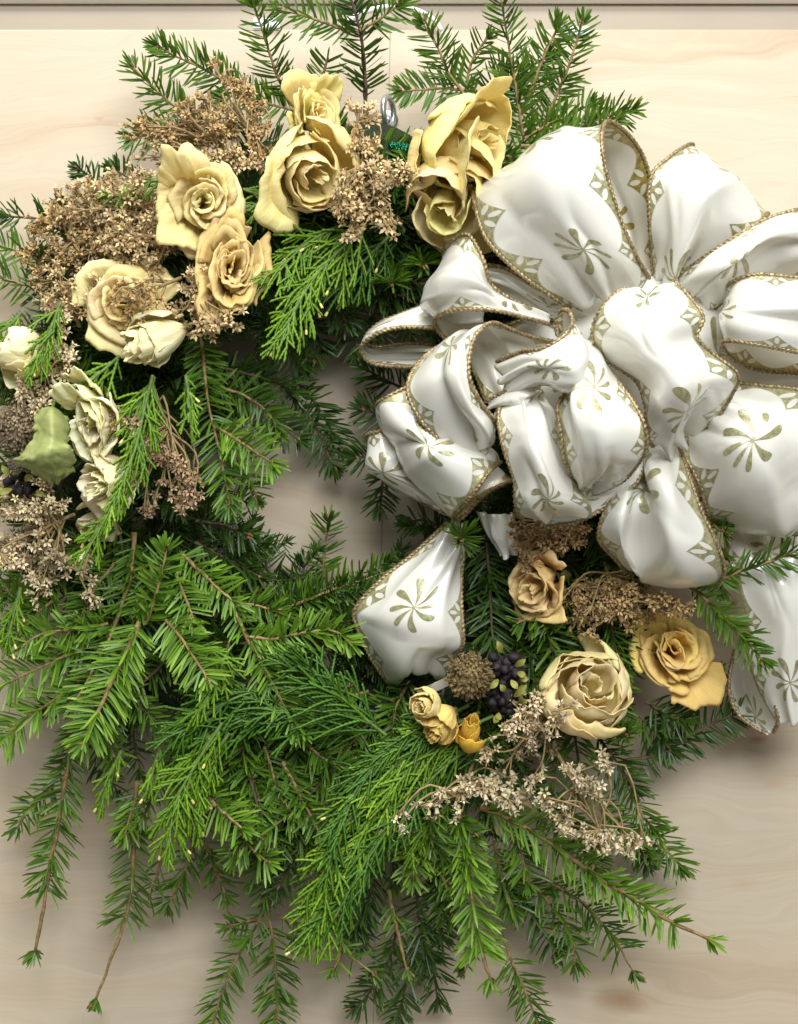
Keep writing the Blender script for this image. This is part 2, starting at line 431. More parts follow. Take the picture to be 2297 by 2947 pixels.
for k in range(NF):
    for attempt in range(12):
        th = 2*np.pi*(k+gf.uniform(-0.4, 0.4))/NF
        band = k % 5
        r = (640, 580, 700, 780, 690)[band]+gf.normal(0, 45)
        px = 1000+r*math.cos(th)*0.98; py = 1290-r*math.sin(th)*1.10
        h = (52, 36, 60, 34, 66)[band]+gf.normal(0, 6)
        # direction in the plane of the board: clockwise sweep plus outward; the inner band points into the hole
        out = (0.75, 2.5, 0.95, 0.45, 0.85)[band]+gf.normal(0, 0.32)
        ang = th-math.pi/2+out if band != 1 else th+math.pi+gf.normal(0.35, 0.6)
        if math.sin(th) < -0.2 and band in (2, 3, 4):
            ang = math.atan2(-1.0, 0.55*math.cos(th)+gf.normal(0, 0.35))
        sc_ = 0.95+gf.uniform(-0.1, 0.2)
        if band == 1: sc_ *= 0.75
        if all(inside_wreath(px+math.cos(ang)*q_*sc_, py-math.sin(ang)*q_*sc_) for q_ in (220, 330, 440)): break
    else:
        continue
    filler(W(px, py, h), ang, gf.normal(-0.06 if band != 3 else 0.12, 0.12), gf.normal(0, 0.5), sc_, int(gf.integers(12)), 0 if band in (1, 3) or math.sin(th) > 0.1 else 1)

# ---- dense mat of short clippings under the sprigs
def clippings():
    g = np.random.default_rng(77); nb = MB(); arrs = []
    for sm, nm in protos[:6]:
        me = nm[0]; v = np.empty(len(me.vertices)*3, np.float32); me.vertices.foreach_get('co', v)
        f = np.empty(len(me.loops), np.int32); me.loops.foreach_get('vertex_index', f)
        u = np.empty(len(me.loops)*2, np.float32); me.uv_layers[0].data.foreach_get('uv', u)
        uv = np.zeros((len(me.vertices), 2)); uv[f] = u.reshape(-1, 2)
        arrs.append((v.reshape(-1, 3), f.reshape(-1, 4), uv))
    made = 0
    while made < 330:
        th = g.uniform(0, 2*math.pi); r = g.uniform(500, 850); x = 1000+r*math.cos(th)*0.98; y = 1290-r*math.sin(th)*1.06
        a = g.uniform(0, 2*math.pi); sc = g.uniform(0.55, 0.85); l = 400*sc
        if x < -150 or x > 2200: continue
        if not all(inside_wreath(x+math.cos(a)*q, y-math.sin(a)*q) for q in (0, l*0.5, l)): continue
        Mx = np.array(Matrix.Rotation(-a, 3, 'Y') @ Matrix.Rotation(g.normal(-0.05, 0.15), 3, 'Z') @ Matrix.Rotation(g.normal(0, 0.7), 3, 'X'))*sc
        v, f, uv = arrs[made % 6]; nb.add(v@Mx.T+W(x, y, g.uniform(26, 58)), f, uv); made += 1
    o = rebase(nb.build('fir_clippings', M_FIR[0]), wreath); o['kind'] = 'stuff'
clippings()

# ---- individual fir sprigs
# top
fir([(846, 310), (800, 230), (770, 140), (728, 8)], 40, 70, 1, n0=0.1, L=0.019)
fir([(922, 265), (930, 220), (945, 165)], 40, 50, 1, dens=0.9, L=0.015, tuft=False)
fir([(1050, 330), (1048, 197), (1034, 94), (1005, -25)], 50, 80, 0, n0=0.12, L=0.0185, r0=0.0022)
fir([(1032, 95), (1001, 89), (879, 47), (803, 28)], 72, 74, 1, dens=0.85, n0=0.08, L=0.0185)
fir([(1036, 88), (1090, 56), (1151, 10)], 74, 80, 1, dens=0.95, L=0.018)
fir([(1350, 290), (1287, 202), (1264, 141), (1217, 66)], 45, 60, 1, dens=1.1)
fir([(1370, 262), (1283, 254), (1230, 255), (1155, 262)], 45, 50, 1, dens=1.1, L=0.017, flat=1.6, lift=0.15)
fir([(1340, 260), (1358, 178), (1405, 105)], 40, 48, 1, dens=0.8, L=0.015)
fir([(1515, 430), (1490, 300), (1461, 94), (1440, -10)], 50, 80, 1, dens=1.1, L=0.019)
fir([(1545, 400), (1591, 305), (1619, 235), (1647, 155), (1678, 62)], 45, 65, 1, dens=1.15)
fir([(1500, 330), (1530, 260), (1567, 160), (1608, 70)], 50, 62, 1, dens=1.1)
fir([(1540, 430), (1640, 380), (1732, 338), (1822, 318)], 60, 68, 1, dens=1.5, flat=0.7, L=0.017)
fir([(1480, 440), (1540, 380), (1640, 330), (1700, 300)], 55, 60, 1, dens=1.0, L=0.016)
fir([(1440, 330), (1480, 240), (1530, 190), (1575, 165)], 40, 48, 0, dens=1.0)
fir([(1400, 330), (1420, 260), (1455, 200)], 40, 50, 0)
fir([(1500, 420), (1600, 410), (1720, 365), (1775, 345)], 70, 82, 1, dens=1.2, L=0.015)
fir([(650, 400), (526, 324), (451, 263), (383, 192)], 50, 55, 1, n0=0.15, dens=0.75, L=0.0185)
fir([(760, 320), (660, 245), (588, 202), (517, 169), (452, 132)], 45, 50, 1, dens=1.15, L=0.019)
fir([(860, 320), (780, 300), (700, 265), (640, 290)], 40, 50, 1, dens=1.0)
fir([(600, 420), (520, 390), (430, 385), (380, 400)], 30, 26, 1, dens=0.9)
fir([(330, 560), (280, 525), (225, 485)], 30, 26, 0, L=0.014)
fir([(420, 520), (370, 510), (320, 485)], 28, 26, 0, L=0.014)
fir([(240, 660), (120, 632), (20, 622)], 30, 24, 0, dens=0.6, L=0.018)
fir([(200, 760), (90, 735), (-10, 705)], 30, 26, 1, dens=0.8, L=0.018)
fir([(180, 850), (60, 820), (-20, 790)], 40, 36, 1, dens=0.8)
fir([(1010, 440), (1100, 425), (1190, 425), (1260, 430)], 55, 62, 1, dens=1.4, flat=0.6, L=0.016)
fir([(1150, 480), (1190, 450), (1215, 425)], 60, 66, 0, dens=1.2, L=0.013)
# short dark sprigs packed behind the roses
gs = np.random.default_rng(91)
for k in range(34):
    x = gs.uniform(820, 1420); y = gs.uniform(340, 640) if x > 900 else gs.uniform(420, 720)
    a = gs.uniform(0, 2*math.pi) if y > 430 else gs.uniform(math.pi*1.05, math.pi*1.95)
    l = gs.uniform(120, 190)
    if 1030 < x < 1210 and y < 470: y += 130
    if any(abs(x+l*q_*math.cos(a+0.2*q_)-1118) < 120 and y-l*q_*math.sin(a+0.2*q_) < 450 for q_ in (0, 0.5, 1)): continue
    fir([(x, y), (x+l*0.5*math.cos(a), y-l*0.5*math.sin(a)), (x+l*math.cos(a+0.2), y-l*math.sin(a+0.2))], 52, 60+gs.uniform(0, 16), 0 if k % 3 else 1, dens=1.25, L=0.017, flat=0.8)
for (x, y) in ((90, 1150), (40, 1330), (180, 1380), (330, 1180), (250, 1020), (120, 980), (420, 1330), (30, 1560), (230, 1540), (1060, 1990), (1130, 2010), (1180, 1960), (1100, 2060), (1020, 1960), (1380, 2010), (1500, 1980), (560, 960), (480, 1000)):
    a = gs.uniform(math.pi*1.1, math.pi*1.8); l = 170
    fir([(x, y), (x+l*0.5*math.cos(a), y-l*0.5*math.sin(a)), (x+l*math.cos(a+0.2), y-l*math.sin(a+0.2))], 60, 72, 0 if y < 1500 else 1, dens=1.3, L=0.017, flat=0.8)
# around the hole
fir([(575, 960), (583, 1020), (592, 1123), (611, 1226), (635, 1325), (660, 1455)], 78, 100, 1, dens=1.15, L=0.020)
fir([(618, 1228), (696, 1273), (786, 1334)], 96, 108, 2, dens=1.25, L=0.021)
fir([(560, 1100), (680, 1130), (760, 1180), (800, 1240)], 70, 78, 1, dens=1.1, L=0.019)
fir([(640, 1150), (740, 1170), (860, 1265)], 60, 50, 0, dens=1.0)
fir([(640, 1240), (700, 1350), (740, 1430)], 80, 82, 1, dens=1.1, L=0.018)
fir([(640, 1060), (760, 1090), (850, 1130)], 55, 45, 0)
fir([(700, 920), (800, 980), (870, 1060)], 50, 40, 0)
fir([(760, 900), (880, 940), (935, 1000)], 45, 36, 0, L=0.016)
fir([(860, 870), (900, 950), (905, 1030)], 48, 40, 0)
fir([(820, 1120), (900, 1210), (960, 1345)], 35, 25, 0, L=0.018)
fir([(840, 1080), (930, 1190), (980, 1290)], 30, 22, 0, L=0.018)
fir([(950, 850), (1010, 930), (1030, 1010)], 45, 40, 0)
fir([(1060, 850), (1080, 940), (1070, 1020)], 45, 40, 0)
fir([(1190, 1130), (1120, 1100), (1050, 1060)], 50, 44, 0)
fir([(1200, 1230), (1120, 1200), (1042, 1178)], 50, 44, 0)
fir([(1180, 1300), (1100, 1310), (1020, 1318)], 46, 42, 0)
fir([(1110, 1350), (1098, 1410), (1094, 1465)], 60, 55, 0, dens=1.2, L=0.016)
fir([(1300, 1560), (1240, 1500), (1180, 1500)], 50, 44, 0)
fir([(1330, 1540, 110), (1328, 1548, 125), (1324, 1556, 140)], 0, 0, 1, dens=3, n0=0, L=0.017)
fir([(1120, 780, 66), (1126, 800, 80), (1130, 815, 100)], 0, 0, 1, dens=3, n0=0, L=0.016)
fir([(1210, 740, 70), (1215, 755, 85), (1220, 765, 95)], 0, 0, 1, dens=2.5, n0=0, L=0.016)
fir([(1010, 780), (1090, 830), (1180, 860)], 60, 66, 0)
fir([(1000, 740), (1100, 770), (1210, 820)], 70, 74, 0)
fir([(880, 820), (960, 870), (1000, 930)], 62, 60, 0)
fir([(930, 1660), (934, 1580), (945, 1495)], 30, 30, 1, dens=0.9, L=0.017)
fir([(800, 1700), (770, 1640), (760, 1580)], 32, 28, 0)
fir([(880, 1740), (870, 1680), (875, 1620)], 30, 24, 0)
fir([(790, 1775), (850, 1742), (950, 1702), (1060, 1665), (1130, 1640)], 70, 80, 1, dens=1.35, flat=1.3, fan=70)
fir([(1010, 1800), (980, 1790), (950, 1795)], 80, 95, 0, dens=2)
fir([(1400, 1560), (1410, 1680), (1420, 1850)], 70, 80, 0, dens=1.3, L=0.021)
fir([(1440, 1560), (1470, 1650), (1490, 1740)], 60, 70, 0, dens=1.1)
fir([(1430, 1720), (1400, 1800), (1360, 1860)], 60, 66, 0)
# lower left
fir([(564, 1500), (640, 1510), (720, 1540)], 70, 74, 0, dens=1.0)
fir([(385, 1535), (376, 1657), (352, 1741), (320, 1826), (282, 1901), (244, 1976), (205, 2030)], 80, 100, 1, dens=1.1, L=0.019, r0=0.0022)
fir([(420, 1795), (456, 1694), (480, 1575)], 92, 105, 2, dens=1.3, L=0.018)
fir([(402, 1790), (376, 1859), (329, 1953), (282, 2052), (238, 2138)], 108, 116, 2, dens=1.55, flat=1.5, L=0.022, r0=0.0022, wid=0.0018, lift=0.25, fan=70)
fir([(476, 1782), (526, 1840), (564, 1896), (596, 1952)], 100, 112, 2, dens=1.6, flat=1.5, L=0.022, wid=0.0018, lift=0.2, fan=70)
fir([(310, 1795), (211, 1812), (127, 1821), (66, 1856)], 88, 94, 2, dens=1.3, L=0.017)
fir([(250, 1860), (141, 1911), (23, 1962), (-30, 1985)], 84, 88, 2, dens=1.4, L=0.020)
fir([(230, 1960), (150, 2020), (60, 2080), (-20, 2160)], 80, 80, 2, dens=1.4, L=0.020)
fir([(150, 1730), (60, 1800), (-30, 1850)], 80, 84, 1, dens=1.2)
fir([(120, 1760), (70, 1740), (20, 1700)], 76, 84, 1, dens=1.2)
fir([(508, 1657), (531, 1713), (557, 1780)], 92, 102, 2, dens=1.2, L=0.019)
fir([(520, 1590), (611, 1676), (680, 1736)], 86, 98, 2, dens=1.2, L=0.019, r0=0.002)
fir([(670, 1740), (714, 1835), (752, 1906), (794, 1990), (832, 2056), (878, 2108)], 92, 104, 2, dens=1.3, L=0.018, flat=1.2, r0=0.002)
fir([(712, 1832), (790, 1840), (880, 1822), (960, 1815), (1010, 1850)], 96, 104, 2, dens=1.7, L=0.018, flat=1.1)
fir([(640, 1760), (720, 1740), (800, 1760)], 84, 88, 1, dens=1.2)
fir([(560, 1560), (660, 1610), (750, 1660)], 66, 60, 0, dens=1.1)
fir([(600, 1500), (690, 1550), (760, 1560)], 50, 40, 0)
fir([(660, 1850), (640, 1930), (650, 2010)], 84, 90, 1, dens=1.2)
fir([(330, 1620), (270, 1700), (230, 1780)], 80, 88, 1, dens=1.2)
fir([(440, 1610), (430, 1700), (400, 1760)], 84, 92, 1, dens=1.2)
fir([(200, 1640), (130, 1720), (90, 1790)], 70, 80, 1, dens=1.2)
fir([(100, 1620), (40, 1680), (-20, 1720)], 70, 76, 1, dens=1.2)
fir([(350, 1990), (310, 2090), (330, 2190)], 70, 76, 1, dens=1.2)
# hanging bottom left
fir([(225, 2080), (207, 2147), (193, 2241), (174, 2349), (155, 2453), (136, 2561), (113, 2688), (101, 2742)], 70, 52, 1, dens=0.95, n0=0.0, n1=0.72, L=0.0195, r0=0.0022, flat=1.4)
fir([(200, 2160), (150, 2255), (85, 2330), (48, 2388)], 62, 52, 1, dens=0.9, L=0.0155)
fir([(400, 2250), (385, 2358), (385, 2438), (376, 2551), (348, 2673), (315, 2772), (275, 2880)], 60, 40, 1, dens=0.72, n0=0.02, n1=0.60, L=0.0195, r0=0.0021, flat=1.6)
fir([(390, 2300), (372, 2360), (360, 2400)], 66, 70, 2, dens=1.3, L=0.016)
fir([(560, 2420), (517, 2547), (478, 2610)], 46, 36, 1, dens=1.0, L=0.017)
fir([(470, 2440), (450, 2520), (428, 2590)], 50, 40, 1, dens=0.2, tuft=False, L=0.014)
fir([(588, 2420), (620, 2500), (652, 2580)], 46, 40, 1, dens=1.0, L=0.017)
fir([(560, 2256), (635, 2330), (700, 2386)], 88, 100, 2, dens=1.0, L=0.021, r0=0.002)
fir([(765, 2590), (752, 2640), (696, 2739), (653, 2824), (605, 2960)], 44, 34, 1, dens=0.75, n0=0.12, L=0.0175, r0=0.0018)
fir([(770, 2600), (775, 2645), (790, 2758), (797, 2860), (794, 2970)], 44, 34, 1, dens=0.95, n0=0.18, L=0.0195, flat=1.4)
fir([(745, 2640), (700, 2655), (655, 2665)], 40, 36, 1, dens=0.9, n0=0.3, L=0.014)
fir([(810, 2640), (850, 2660), (855, 2700)], 44, 44, 1, dens=0.8, L=0.013)
fir([(720, 2380), (750, 2480), (768, 2600)], 60, 46, 1, dens=1.1)
fir([(690, 2380), (720, 2440), (770, 2480)], 80, 88, 2, dens=1.2, L=0.019)
fir([(813, 2194), (864, 2283), (921, 2400)], 84, 92, 1, dens=1.2, L=0.016, r0=0.002)
fir([(700, 2170), (740, 2280), (760, 2370)], 76, 84, 1, dens=1.4, L=0.016)
fir([(640, 2140), (660, 2240), (700, 2330)], 74, 80, 0, dens=1.4, L=0.016)
fir([(760, 2150), (800, 2270), (850, 2360)], 80, 88, 1, dens=1.4, L=0.016)
fir([(860, 2120), (930, 2180), (1010, 2220)], 84, 90, 1, dens=1.2)
fir([(880, 2380), (900, 2470), (905, 2560)], 70, 66, 1, dens=1.3, L=0.018)
fir([(850, 2400), (840, 2480), (800, 2560)], 64, 60, 0, dens=1.2)
# bottom
fir([(1318, 2320), (1325, 2358), (1344, 2485), (1367, 2622), (1386, 2725), (1412, 2822)], 88, 84, 2, dens=1.35, n0=0.04, n1=0.82, L=0.021, r0=0.0023, wid=0.0018)
fir([(1194, 2390), (1192, 2460), (1188, 2535)], 80, 86, 2, dens=1.4, L=0.017)
fir([(1120, 2560), (1128, 2617), (1147, 2702), (1172, 2795)], 60, 54, 1, dens=0.22, n0=0.1, n1=0.5, L=0.014, r0=0.002, tuft=True)
fir([(955, 2560), (968, 2617), (982, 2720), (1078, 2804)], 60, 56, 1, dens=0.25, L=0.015, r0=0.0016)
fir([(985, 2700), (975, 2760), (960, 2790)], 60, 60, 2, dens=0.6, L=0.014)
fir([(1080, 2480), (1060, 2600), (1020, 2680)], 50, 40, 0, dens=1.1)
fir([(1040, 2500), (1020, 2640), (1030, 2720)], 44, 34, 0, dens=1.1)
fir([(1260, 2480), (1265, 2600), (1270, 2700)], 50, 40, 0, dens=1.1, L=0.02)
fir([(1200, 2560), (1210, 2680), (1230, 2760)], 44, 34, 0, dens=1.1, L=0.02)
fir([(1150, 2640), (1120, 2760), (1060, 2860), (1020, 2900)], 36, 24, 0, dens=1.1)
fir([(1190, 2700), (1170, 2820), (1145, 2930)], 34, 22, 0, dens=1.0, L=0.018)
fir([(1230, 2720), (1250, 2800), (1260, 2880)], 32, 22, 0, dens=1.0)
fir([(1440, 2680), (1500, 2830), (1550, 2950)], 40, 26, 1, dens=0.8, n0=0.25, L=0.018)
fir([(1340, 2600), (1340, 2700), (1334, 2790)], 56, 56, 1, dens=0.25, L=0.013, r0=0.0012)
fir([(1230, 2490), (1270, 2520), (1290, 2560)], 80, 84, 1, dens=0.5, L=0.013)
fir([(1380, 2320), (1497, 2378), (1614, 2457), (1732, 2537), (1826, 2589), (1920, 2650), (2042, 2704)], 84, 70, 2, dens=1.05, n0=0.03, n1=0.86, L=0.0205, r0=0.0026, wid=0.0018, flat=1.2, fan=70)
fir([(1560, 2520), (1685, 2608), (1751, 2683), (1788, 2735), (1823, 2800)], 56, 44, 1, dens=0.8, L=0.0185, n1=0.8)
fir([(1500, 2520), (1600, 2617), (1647, 2700), (1655, 2780)], 52, 42, 1, dens=1.1, L=0.018)
fir([(1440, 2520), (1540, 2640), (1600, 2740)], 46, 38, 0, dens=1.1)
fir([(1790, 2210), (1803, 2250), (1845, 2326), (1897, 2415), (1964, 2500)], 46, 34, 1, dens=1.15, n0=0.08, L=0.0185, flat=1.3)
fir([(1740, 2350), (1820, 2420), (1870, 2490)], 46, 34, 0, dens=1.0, L=0.016)
fir([(1700, 2280), (1790, 2380), (1860, 2450)], 54, 46, 1, dens=1.0, L=0.016)
fir([(1460, 2380), (1500, 2450), (1520, 2540)], 70, 76, 1, dens=1.3)
fir([(1620, 2340), (1680, 2430), (1720, 2500)], 66, 64, 1, dens=1.3)
fir([(1560, 2300), (1620, 2380), (1690, 2420)], 66, 64, 0, dens=1.3)
fir([(1260, 2330), (1240, 2400), (1230, 2470)], 78, 78, 1, dens=1.3)
fir([(1420, 2420), (1440, 2520), (1480, 2620)], 62, 58, 1, dens=1.3, L=0.02)
fir([(1300, 2420), (1290, 2540), (1300, 2640)], 60, 54, 1, dens=1.3, L=0.02)
# right
fir([(2060, 1672), (2100, 1655), (2190, 1625), (2330, 1572)], 108, 118, 1, dens=1.0, L=0.0165, flat=0.9, fan=64)
fir([(1985, 1690), (2014, 1713), (2085, 1779), (2146, 1845), (2198, 1902)], 96, 106, 1, dens=1.35, L=0.0165, flat=0.8)
fir([(2040, 1470), (2060, 1520), (2085, 1530)], 110, 124, 1, dens=1.4, L=0.014)
fir([(2060, 1560), (2075, 1640), (2080, 1700)], 90, 94, 1, dens=1.3, L=0.015)
fir([(1800, 2190), (1873, 2174), (1967, 2127), (2052, 2080), (2128, 2050)], 48, 44, 0, dens=1.0, n0=0.12, n1=1.0, tuft=False, L=0.0185, flat=1.8, lift=0.12, fan=72, r0=0.0017)
fir([(1660, 1790), (1600, 1770), (1540, 1775), (1495, 1790)], 80, 92, 1, dens=1.3, L=0.018)
fir([(1860, 2020), (1920, 2060), (1975, 2070)], 58, 62, 0, dens=1.3)
fir([(1840, 2060), (1890, 2110), (1930, 2160)], 52, 50, 0, dens=1.3)
fir([(1780, 2080, 70), (1795, 2110, 84), (1805, 2122, 96)], 0, 0, 1, dens=2.4, n0=0, L=0.016)
fir([(1980, 1960), (2020, 1950), (2068, 1940)], 40, 36, 1, dens=1.1, L=0.014)
fir([(1700, 1830), (1780, 1840), (1860, 1870)], 60, 62, 0, dens=1.2)
fir([(1440, 1800), (1500, 1860), (1560, 1900)], 70, 72, 0, dens=1.2)
fir([(1480, 1880), (1540, 1830), (1620, 1820)], 66, 70, 1, dens=1.2)
fir([(1720, 2120), (1780, 2200), (1830, 2280)], 56, 50, 0, dens=1.2)
fir([(1360, 1880), (1460, 1900), (1540, 1960)], 64, 70, 1, dens=1.2)

# ---- cedar sprays
cedar([(1075, 620), (1010, 690), (920, 780), (850, 890), (820, 960)], 80, 108, 1, width=0.040, cone=0.07, sub=4, ang=26)
cedar([(1000, 640), (900, 690), (830, 750), (785, 810)], 84, 104, 1, width=0.032, cone=0.06, sub=4, ang=26)
cedar([(1120, 680), (1040, 760), (980, 840)], 70, 80, 0, width=0.036, cone=0.05, sub=4)
cedar([(440, 1080), (415, 1180), (390, 1290), (350, 1400), (300, 1500), (255, 1580)], 104, 134, 1, width=0.034, sub=4, ang=22, nlat=22)
cedar([(445, 1085), (400, 1170), (378, 1240)], 100, 112, 1, width=0.030, sub=4, ang=24)
cedar([(345, 1025), (280, 1080), (205, 1140)], 90, 98, 1, width=0.022, sub=3, ang=20)
cedar([(175, 870), (140, 960), (95, 1060)], 100, 112, 1, width=0.026, sub=3, ang=22)
cedar([(60, 900), (30, 935), (-20, 970)], 90, 98, 1, width=0.026, sub=3)
cedar([(535, 1080), (545, 1160), (552, 1240)], 100, 104, 1, width=0.018, sub=3, ang=18, cone=0.08)
cedar([(480, 515), (400, 530), (330, 565)], 84, 92, 1, width=0.022, sub=3, ang=18)
cedar([(860, 570), (780, 580), (690, 602)], 78, 88, 1, width=0.024, sub=3, ang=18)
cedar([(700, 545), (760, 565), (860, 600)], 86, 86, 1, width=0.016, sub=3, ang=18)
cedar([(640, 2080), (570, 2190), (510, 2300), (485, 2420)], 92, 104, 1, width=0.036, sub=5, ang=25)
cedar([(600, 2100), (560, 2230), (545, 2340)], 86, 96, 1, width=0.032, sub=4, ang=24)
cedar([(660, 2110), (600, 2200), (570, 2290), (560, 2380)], 88, 94, 1, width=0.028, sub=4, ang=22)
cedar([(1110, 2115), (1040, 2060), (960, 1990), (860, 1910)], 92, 104, 0, width=0.055, sub=5, ang=22, cone=0.008)
cedar([(1080, 2080), (960, 2060), (840, 2050), (760, 2040)], 86, 92, 0, width=0.050, sub=5, ang=22, cone=0.008)
cedar([(800, 1980), (700, 2000), (600, 2050), (520, 2120)], 84, 92, 0, width=0.050, sub=4, ang=20, cone=0.008)
cedar([(780, 2040), (680, 2080), (600, 2140)], 82, 90, 0, width=0.042, sub=4, ang=20, cone=0.008)
for (a, b, c, d, e, m, w) in (((1420, 2060), (1280, 2130), (1130, 2270), (1010, 2450), (905, 2640), 1, 0.040),
                             ((1380, 2050), (1230, 2130), (1080, 2260), (980, 2400), (930, 2540), 1, 0.040),
                             ((1440, 2110), (1300, 2190), (1180, 2310), (1060, 2470), (970, 2630), 0, 0.040),
                             ((1350, 2030), (1220, 2100), (1080, 2200), (1000, 2320), (960, 2430), 0, 0.038),
                             ((1300, 2150), (1180, 2240), (1050, 2400), (960, 2560), (900, 2690), 1, 0.036)):
    cedar([a, b, c, d, e], 84, 108, m, width=w, sub=4, ang=16, nlat=30, cone=0.012, taper=0.4, droop=0.1)
cedar([(1300, 2300), (1215, 2400), (1180, 2470)], 84, 86, 1, width=0.02, sub=3, ang=18)
cedar([(60, 1690), (40, 1770), (20, 1850)], 84, 88, 1, width=0.024, sub=3, ang=18)
cedar([(600, 1860), (640, 1920), (600, 2000), (560, 2060)], 90, 96, 1, width=0.026, sub=3, ang=20)
cedar([(350, 2160), (310, 2250), (290, 2330)], 80, 84, 1, width=0.02, sub=2, ang=18)
cedar([(460, 2150), (440, 2220), (425, 2270)], 84, 88, 1, width=0.018, sub=2, ang=18)

# ------------------------------------------------------------------ roses
def petal_material():
    m = Mat('dried_rose_petal')
    oi = m.node('ShaderNodeObjectInfo'); uv = m.node('ShaderNodeUVMap'); sep = m.node('ShaderNodeSeparateXYZ'); m.link(uv.outputs[0], sep.inputs[0])
    u, v = m.v(sep.outputs[0]), m.v(sep.outputs[1])
    mp = m.node('ShaderNodeMapping'); mp.inputs['Scale'].default_value = (26, 3.2, 1); m.link(uv.outputs[0], mp.inputs[0])
    add = m.node('ShaderNodeVectorMath', operation='ADD'); m.link(mp.outputs[0], add.inputs[0])
    rn = m.node('ShaderNodeCombineXYZ'); r = m.v(oi.outputs['Random'])*40.0; m.link(r, rn.inputs[0]); m.link(r, rn.inputs[1]); m.link(rn.outputs[0], add.inputs[1])
    vein = m.noise(1.0, 4, 0.6, add.outputs[0], 0.4)
    blot = m.noise(140, 4, 0.6, m.coord('Object'))
    hue = m.node('ShaderNodeHueSaturation'); hue.inputs['Saturation'].default_value = 1.25; hue.inputs['Value'].default_value = 0.88; m.link(oi.outputs['Color'], hue.inputs['Color'])
    c = m.mix(m.v(vein.outputs[0])*1.3-0.45, oi.outputs['Color'], hue.outputs[0])
    base = (v*-1.6+0.75).mx(0.0).mn(1.0)
    c = m.mix(base*0.5, c, (0.88, 0.56, 0.16))                 # ochre petal base, strengthened to paint in the warm shade between petals
    rim = ((v-0.955)*22.0).mx(0.0).mn(1.0)
    c = m.mix(rim*(m.v(blot.outputs[0])*0.5), c, (0.46, 0.29, 0.11))
    spot = ((m.v(blot.outputs[0])-0.62)*6.0).mx(0.0).mn(1.0)
    c = m.mix(spot*0.12, c, (0.45, 0.28, 0.12))
    m.base(c); m.set(Roughness=0.68, Specular_IOR_Level=0.25)
    h = m.v(vein.outputs[0])+m.v(blot.outputs[0])*0.5
    m.bump(h, 0.45, 0.0012)
    m.translucent(c, 0.22)
    return m.m
M_PETAL = petal_material()
M_CALYX = plain('dried_calyx', (0.20, 0.19, 0.07), 0.7, 0.3, 200)

def petal_grid(g, theta, r, H, wk, flare, curl, point, wr, R, nu=25, nv=22, spiral=0.12, close=0.0):
    u = np.linspace(-1, 1, nu)[None, :]; v = np.linspace(0, 1, nv)[:, None]
    wid = wk*(0.30+0.70*np.sin(np.clip(v*1.25, 0, 1)*np.pi/2))
    tip = 1-(0.16+0.10*point)*np.abs(u)**2.4+0.07*point*np.exp(-(u/0.18)**2)
    ph = g.uniform(0, 6.28, 4)
    edge = 1+0.035*np.sin(u*5+ph[0])+0.025*np.sin(u*11+ph[1])+0.014*np.sin(u*23+ph[2])
    vv = v*tip*edge
    ang = theta+u*wid
    rho = r*(0.22+0.78*np.sin(np.clip(vv, 0, 1.1)*1.45))*(1+spiral*u)
    ball = r*np.sin(np.pi*np.clip(0.10+0.66*vv, 0, 0.9))*(1+spiral*u)      # globe-shaped cup
    rho = rho*(1-close)+ball*close
    over = np.clip(vv-0.60, 0, None)/0.4
    rho = rho+R*flare*over**1.6
    roll = np.clip(np.abs(u)-0.55, 0, None)/0.45
    rho = rho+R*0.13*curl*roll**2*vv*(0.4+0.6*np.sin(ph[2])**2)
    lip = np.clip((v-0.86)/0.14, 0, 1)                       # rim rolled outwards
    rho = rho+R*0.085*lip**1.3*(0.55+0.45*np.sin(u*3+ph[1]))
    z = H*vv-R*curl*0.55*np.clip(vv-0.80, 0, None)**1.5*3.2-R*0.07*lip**2.2*(0.6+0.4*np.sin(u*4+ph[0]))
    # crumpled, leathery folds
    wv = np.zeros((nv, nu))
    o = g.uniform(0, 50, 3)
    for i in range(nv):
        for j in range(nu):
            a = ang[i, j]
            q = Vector((math.cos(a)*r/R*1.6+o[0], math.sin(a)*r/R*1.6+o[1], z[i, j]/R*1.3+o[2]))
            wv[i, j] = mnoise.noise(q*1.3)*0.75+mnoise.noise(q*3.1)*0.36-abs(mnoise.noise(q*4.5))*0.30
    long_f = np.sin(u*(4+3*g.uniform())+ph[3]+1.5*vv)*0.35+np.sin(u*13+ph[1]+2*vv)*0.16+np.sin(u*21+ph[2]-3*vv)*0.09
    rho = rho+R*wr*(wv+long_f)*np.clip(vv*1.6, 0.1, 1)
    z = z+R*wr*0.7*wv*vv
    V = np.stack([rho*np.cos(ang), rho*np.sin(ang), z+0*ang], -1)
    U = np.stack([np.broadcast_to((u+1)/2, (nv, nu)), np.broadcast_to(v, (nv, nu))], -1)
    return V.reshape(-1, 3), U.reshape(-1, 2)

